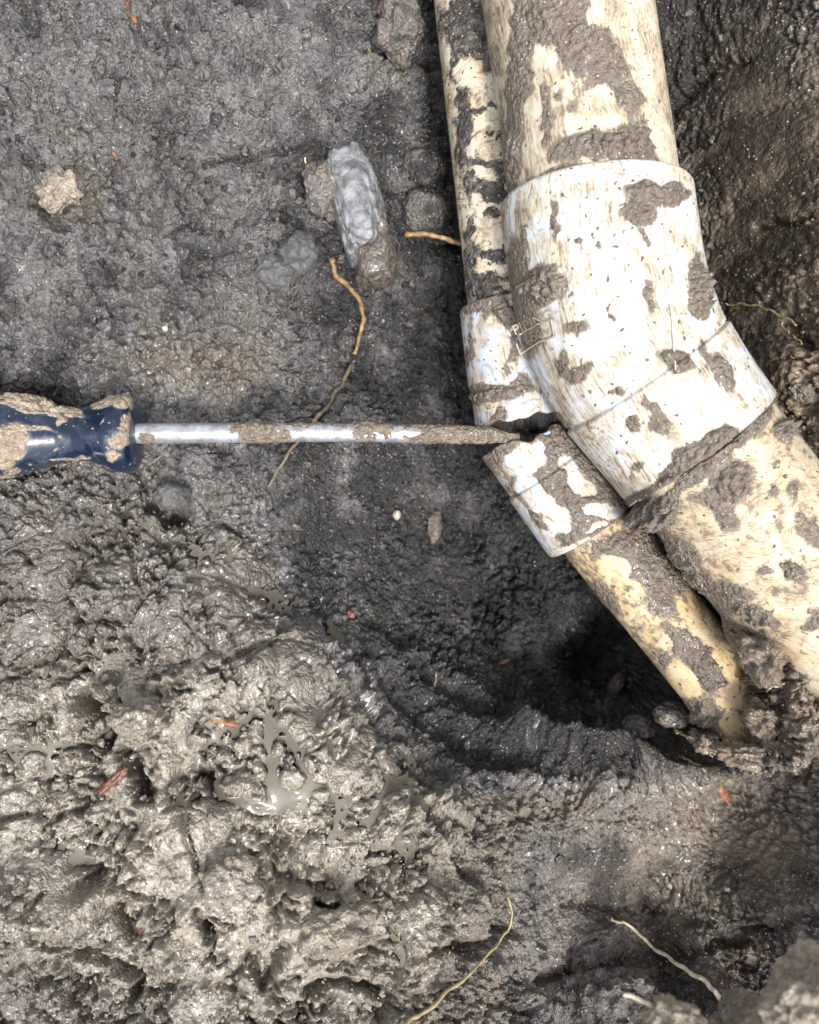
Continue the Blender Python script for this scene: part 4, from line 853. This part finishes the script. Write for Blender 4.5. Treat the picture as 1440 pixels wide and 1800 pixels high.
chip('dark red bark sliver in the fissure of the wet heap', 200, 1372, 58, 17, -42, M_BARK, 1, 3)
chip('glossy orange bark chip on the dark bowl below the olive root', 1270, 1392, 44, 15, 62, M_BARK_OR, 2)
chip('small red bark chip in a pit near the bottom left', 247, 1634, 26, 13, 60, M_BARK, 3, 3)
chip('flat orange bark strip lying across the wet heap', 395, 1270, 50, 11, 12, M_BARK_OR, 4, 3)
chip('small orange chip near the top left edge of the bank', 236, 34, 16, 9, 60, M_BARK_OR, 5)
chip('thin rusty sliver at the very top left of the bank', 224, 10, 26, 7, 75, M_BARK, 6)
chip('tiny red chip on the smooth slope of the hole', 617, 1080, 16, 12, 50, M_BARK, 7)
chip('dark red chip at the top edge beside the lumpy brown clod', 672, 12, 26, 14, -50, M_BARK, 8)
chip('small red speck of bark in the middle of the hole floor', 888, 1163, 18, 9, -20, M_BARK, 9)
chip('tiny orange splinter in the left bank', 202, 272, 14, 5, 50, M_BARK_OR, 10)

# ------------------------------------------------------------------ loose crumbs of soil everywhere (uncountable)
def scatter(n, smin, smax, sub, seed, dens):
    r = np.random.default_rng(seed); v, f = ICO[sub]
    px = r.uniform(-60, 1500, n*3); py = r.uniform(-60, 1860, n*3)
    keep_ = r.uniform(0, 1, n*3) < dens(px, py); px = px[keep_][:n]; py = py[keep_][:n]; n = len(px)
    z = np.full(n, -40.0)
    for _ in range(12):
        p = W(px, py, z); z = 0.5*z+0.5*sample(TZ, p[:, 0], p[:, 1])
    p = W(px, py, z); x, y = p[:, 0], p[:, 1]
    s = smin+(smax-smin)*r.uniform(0, 1, n)**3
    gz = sample(TZ, x, y)
    A = r.normal(size=(n, 3, 3)); Qm, _ = np.linalg.qr(A)
    sc = s[:, None]*r.uniform(0.6, 1.15, (n, 3))
    vv = v[None]*(1+0.75*fbm3(v[None]*1.5+r.uniform(0, 50, (n, 1, 3)), 900+seed, 2)[..., None])*sc[:, None]
    vv = np.einsum('nij,nkj->nki', Qm, vv) + np.stack([x, y, gz+s*0.25], -1)[:, None]
    ff = (f[None]+(np.arange(n)*len(v))[:, None, None]).reshape(-1, 3)
    tn = np.clip(sample(tone_v, x, y)+r.normal(0, 0.12, n), 0, 1); wt = sample(wet_v, x, y); br = sample(brown, x, y)
    return vv.reshape(-1, 3), ff, np.repeat(tn, len(v)), np.repeat(wt, len(v)), np.repeat(br, len(v))
dens = lambda px, py: np.clip(field(px, py, 0.45, [(400,350,200,260,0,.9),(560,600,120,200,0,1.0),(1000,1420,200,60,0,1.0),(1400,820,80,150,0,1.0),(300,1400,400,400,0,.7),(1330,330,120,260,0,.15),(1180,1540,260,150,0,.25),(560,1000,100,130,0,.2),(820,1230,220,90,28,.2),(560,100,130,90,0,.2),(600,1320,90,110,0,.1)]), 0, 1)
parts = [scatter(2600, 0.6, 2.3, 2, 1, dens), scatter(13000, 0.28, 1.0, 1, 2, dens)]
off = 0; V = []; Fc = []; Tn = []; Wt = []; Br = []
for v, f, a, b_, c_ in parts: V.append(v); Fc.append(f+off); Tn.append(a); Wt.append(b_); Br.append(c_); off += len(v)
cr_o = mesh_obj('soil_crumbs', np.concatenate(V), np.concatenate(Fc), M_SOIL, attrs={'tone': np.concatenate(Tn), 'wet': np.concatenate(Wt), 'brown': np.concatenate(Br)})
tag(cr_o, 'loose crumbs of grey and brown soil scattered over the trench', kind='stuff')
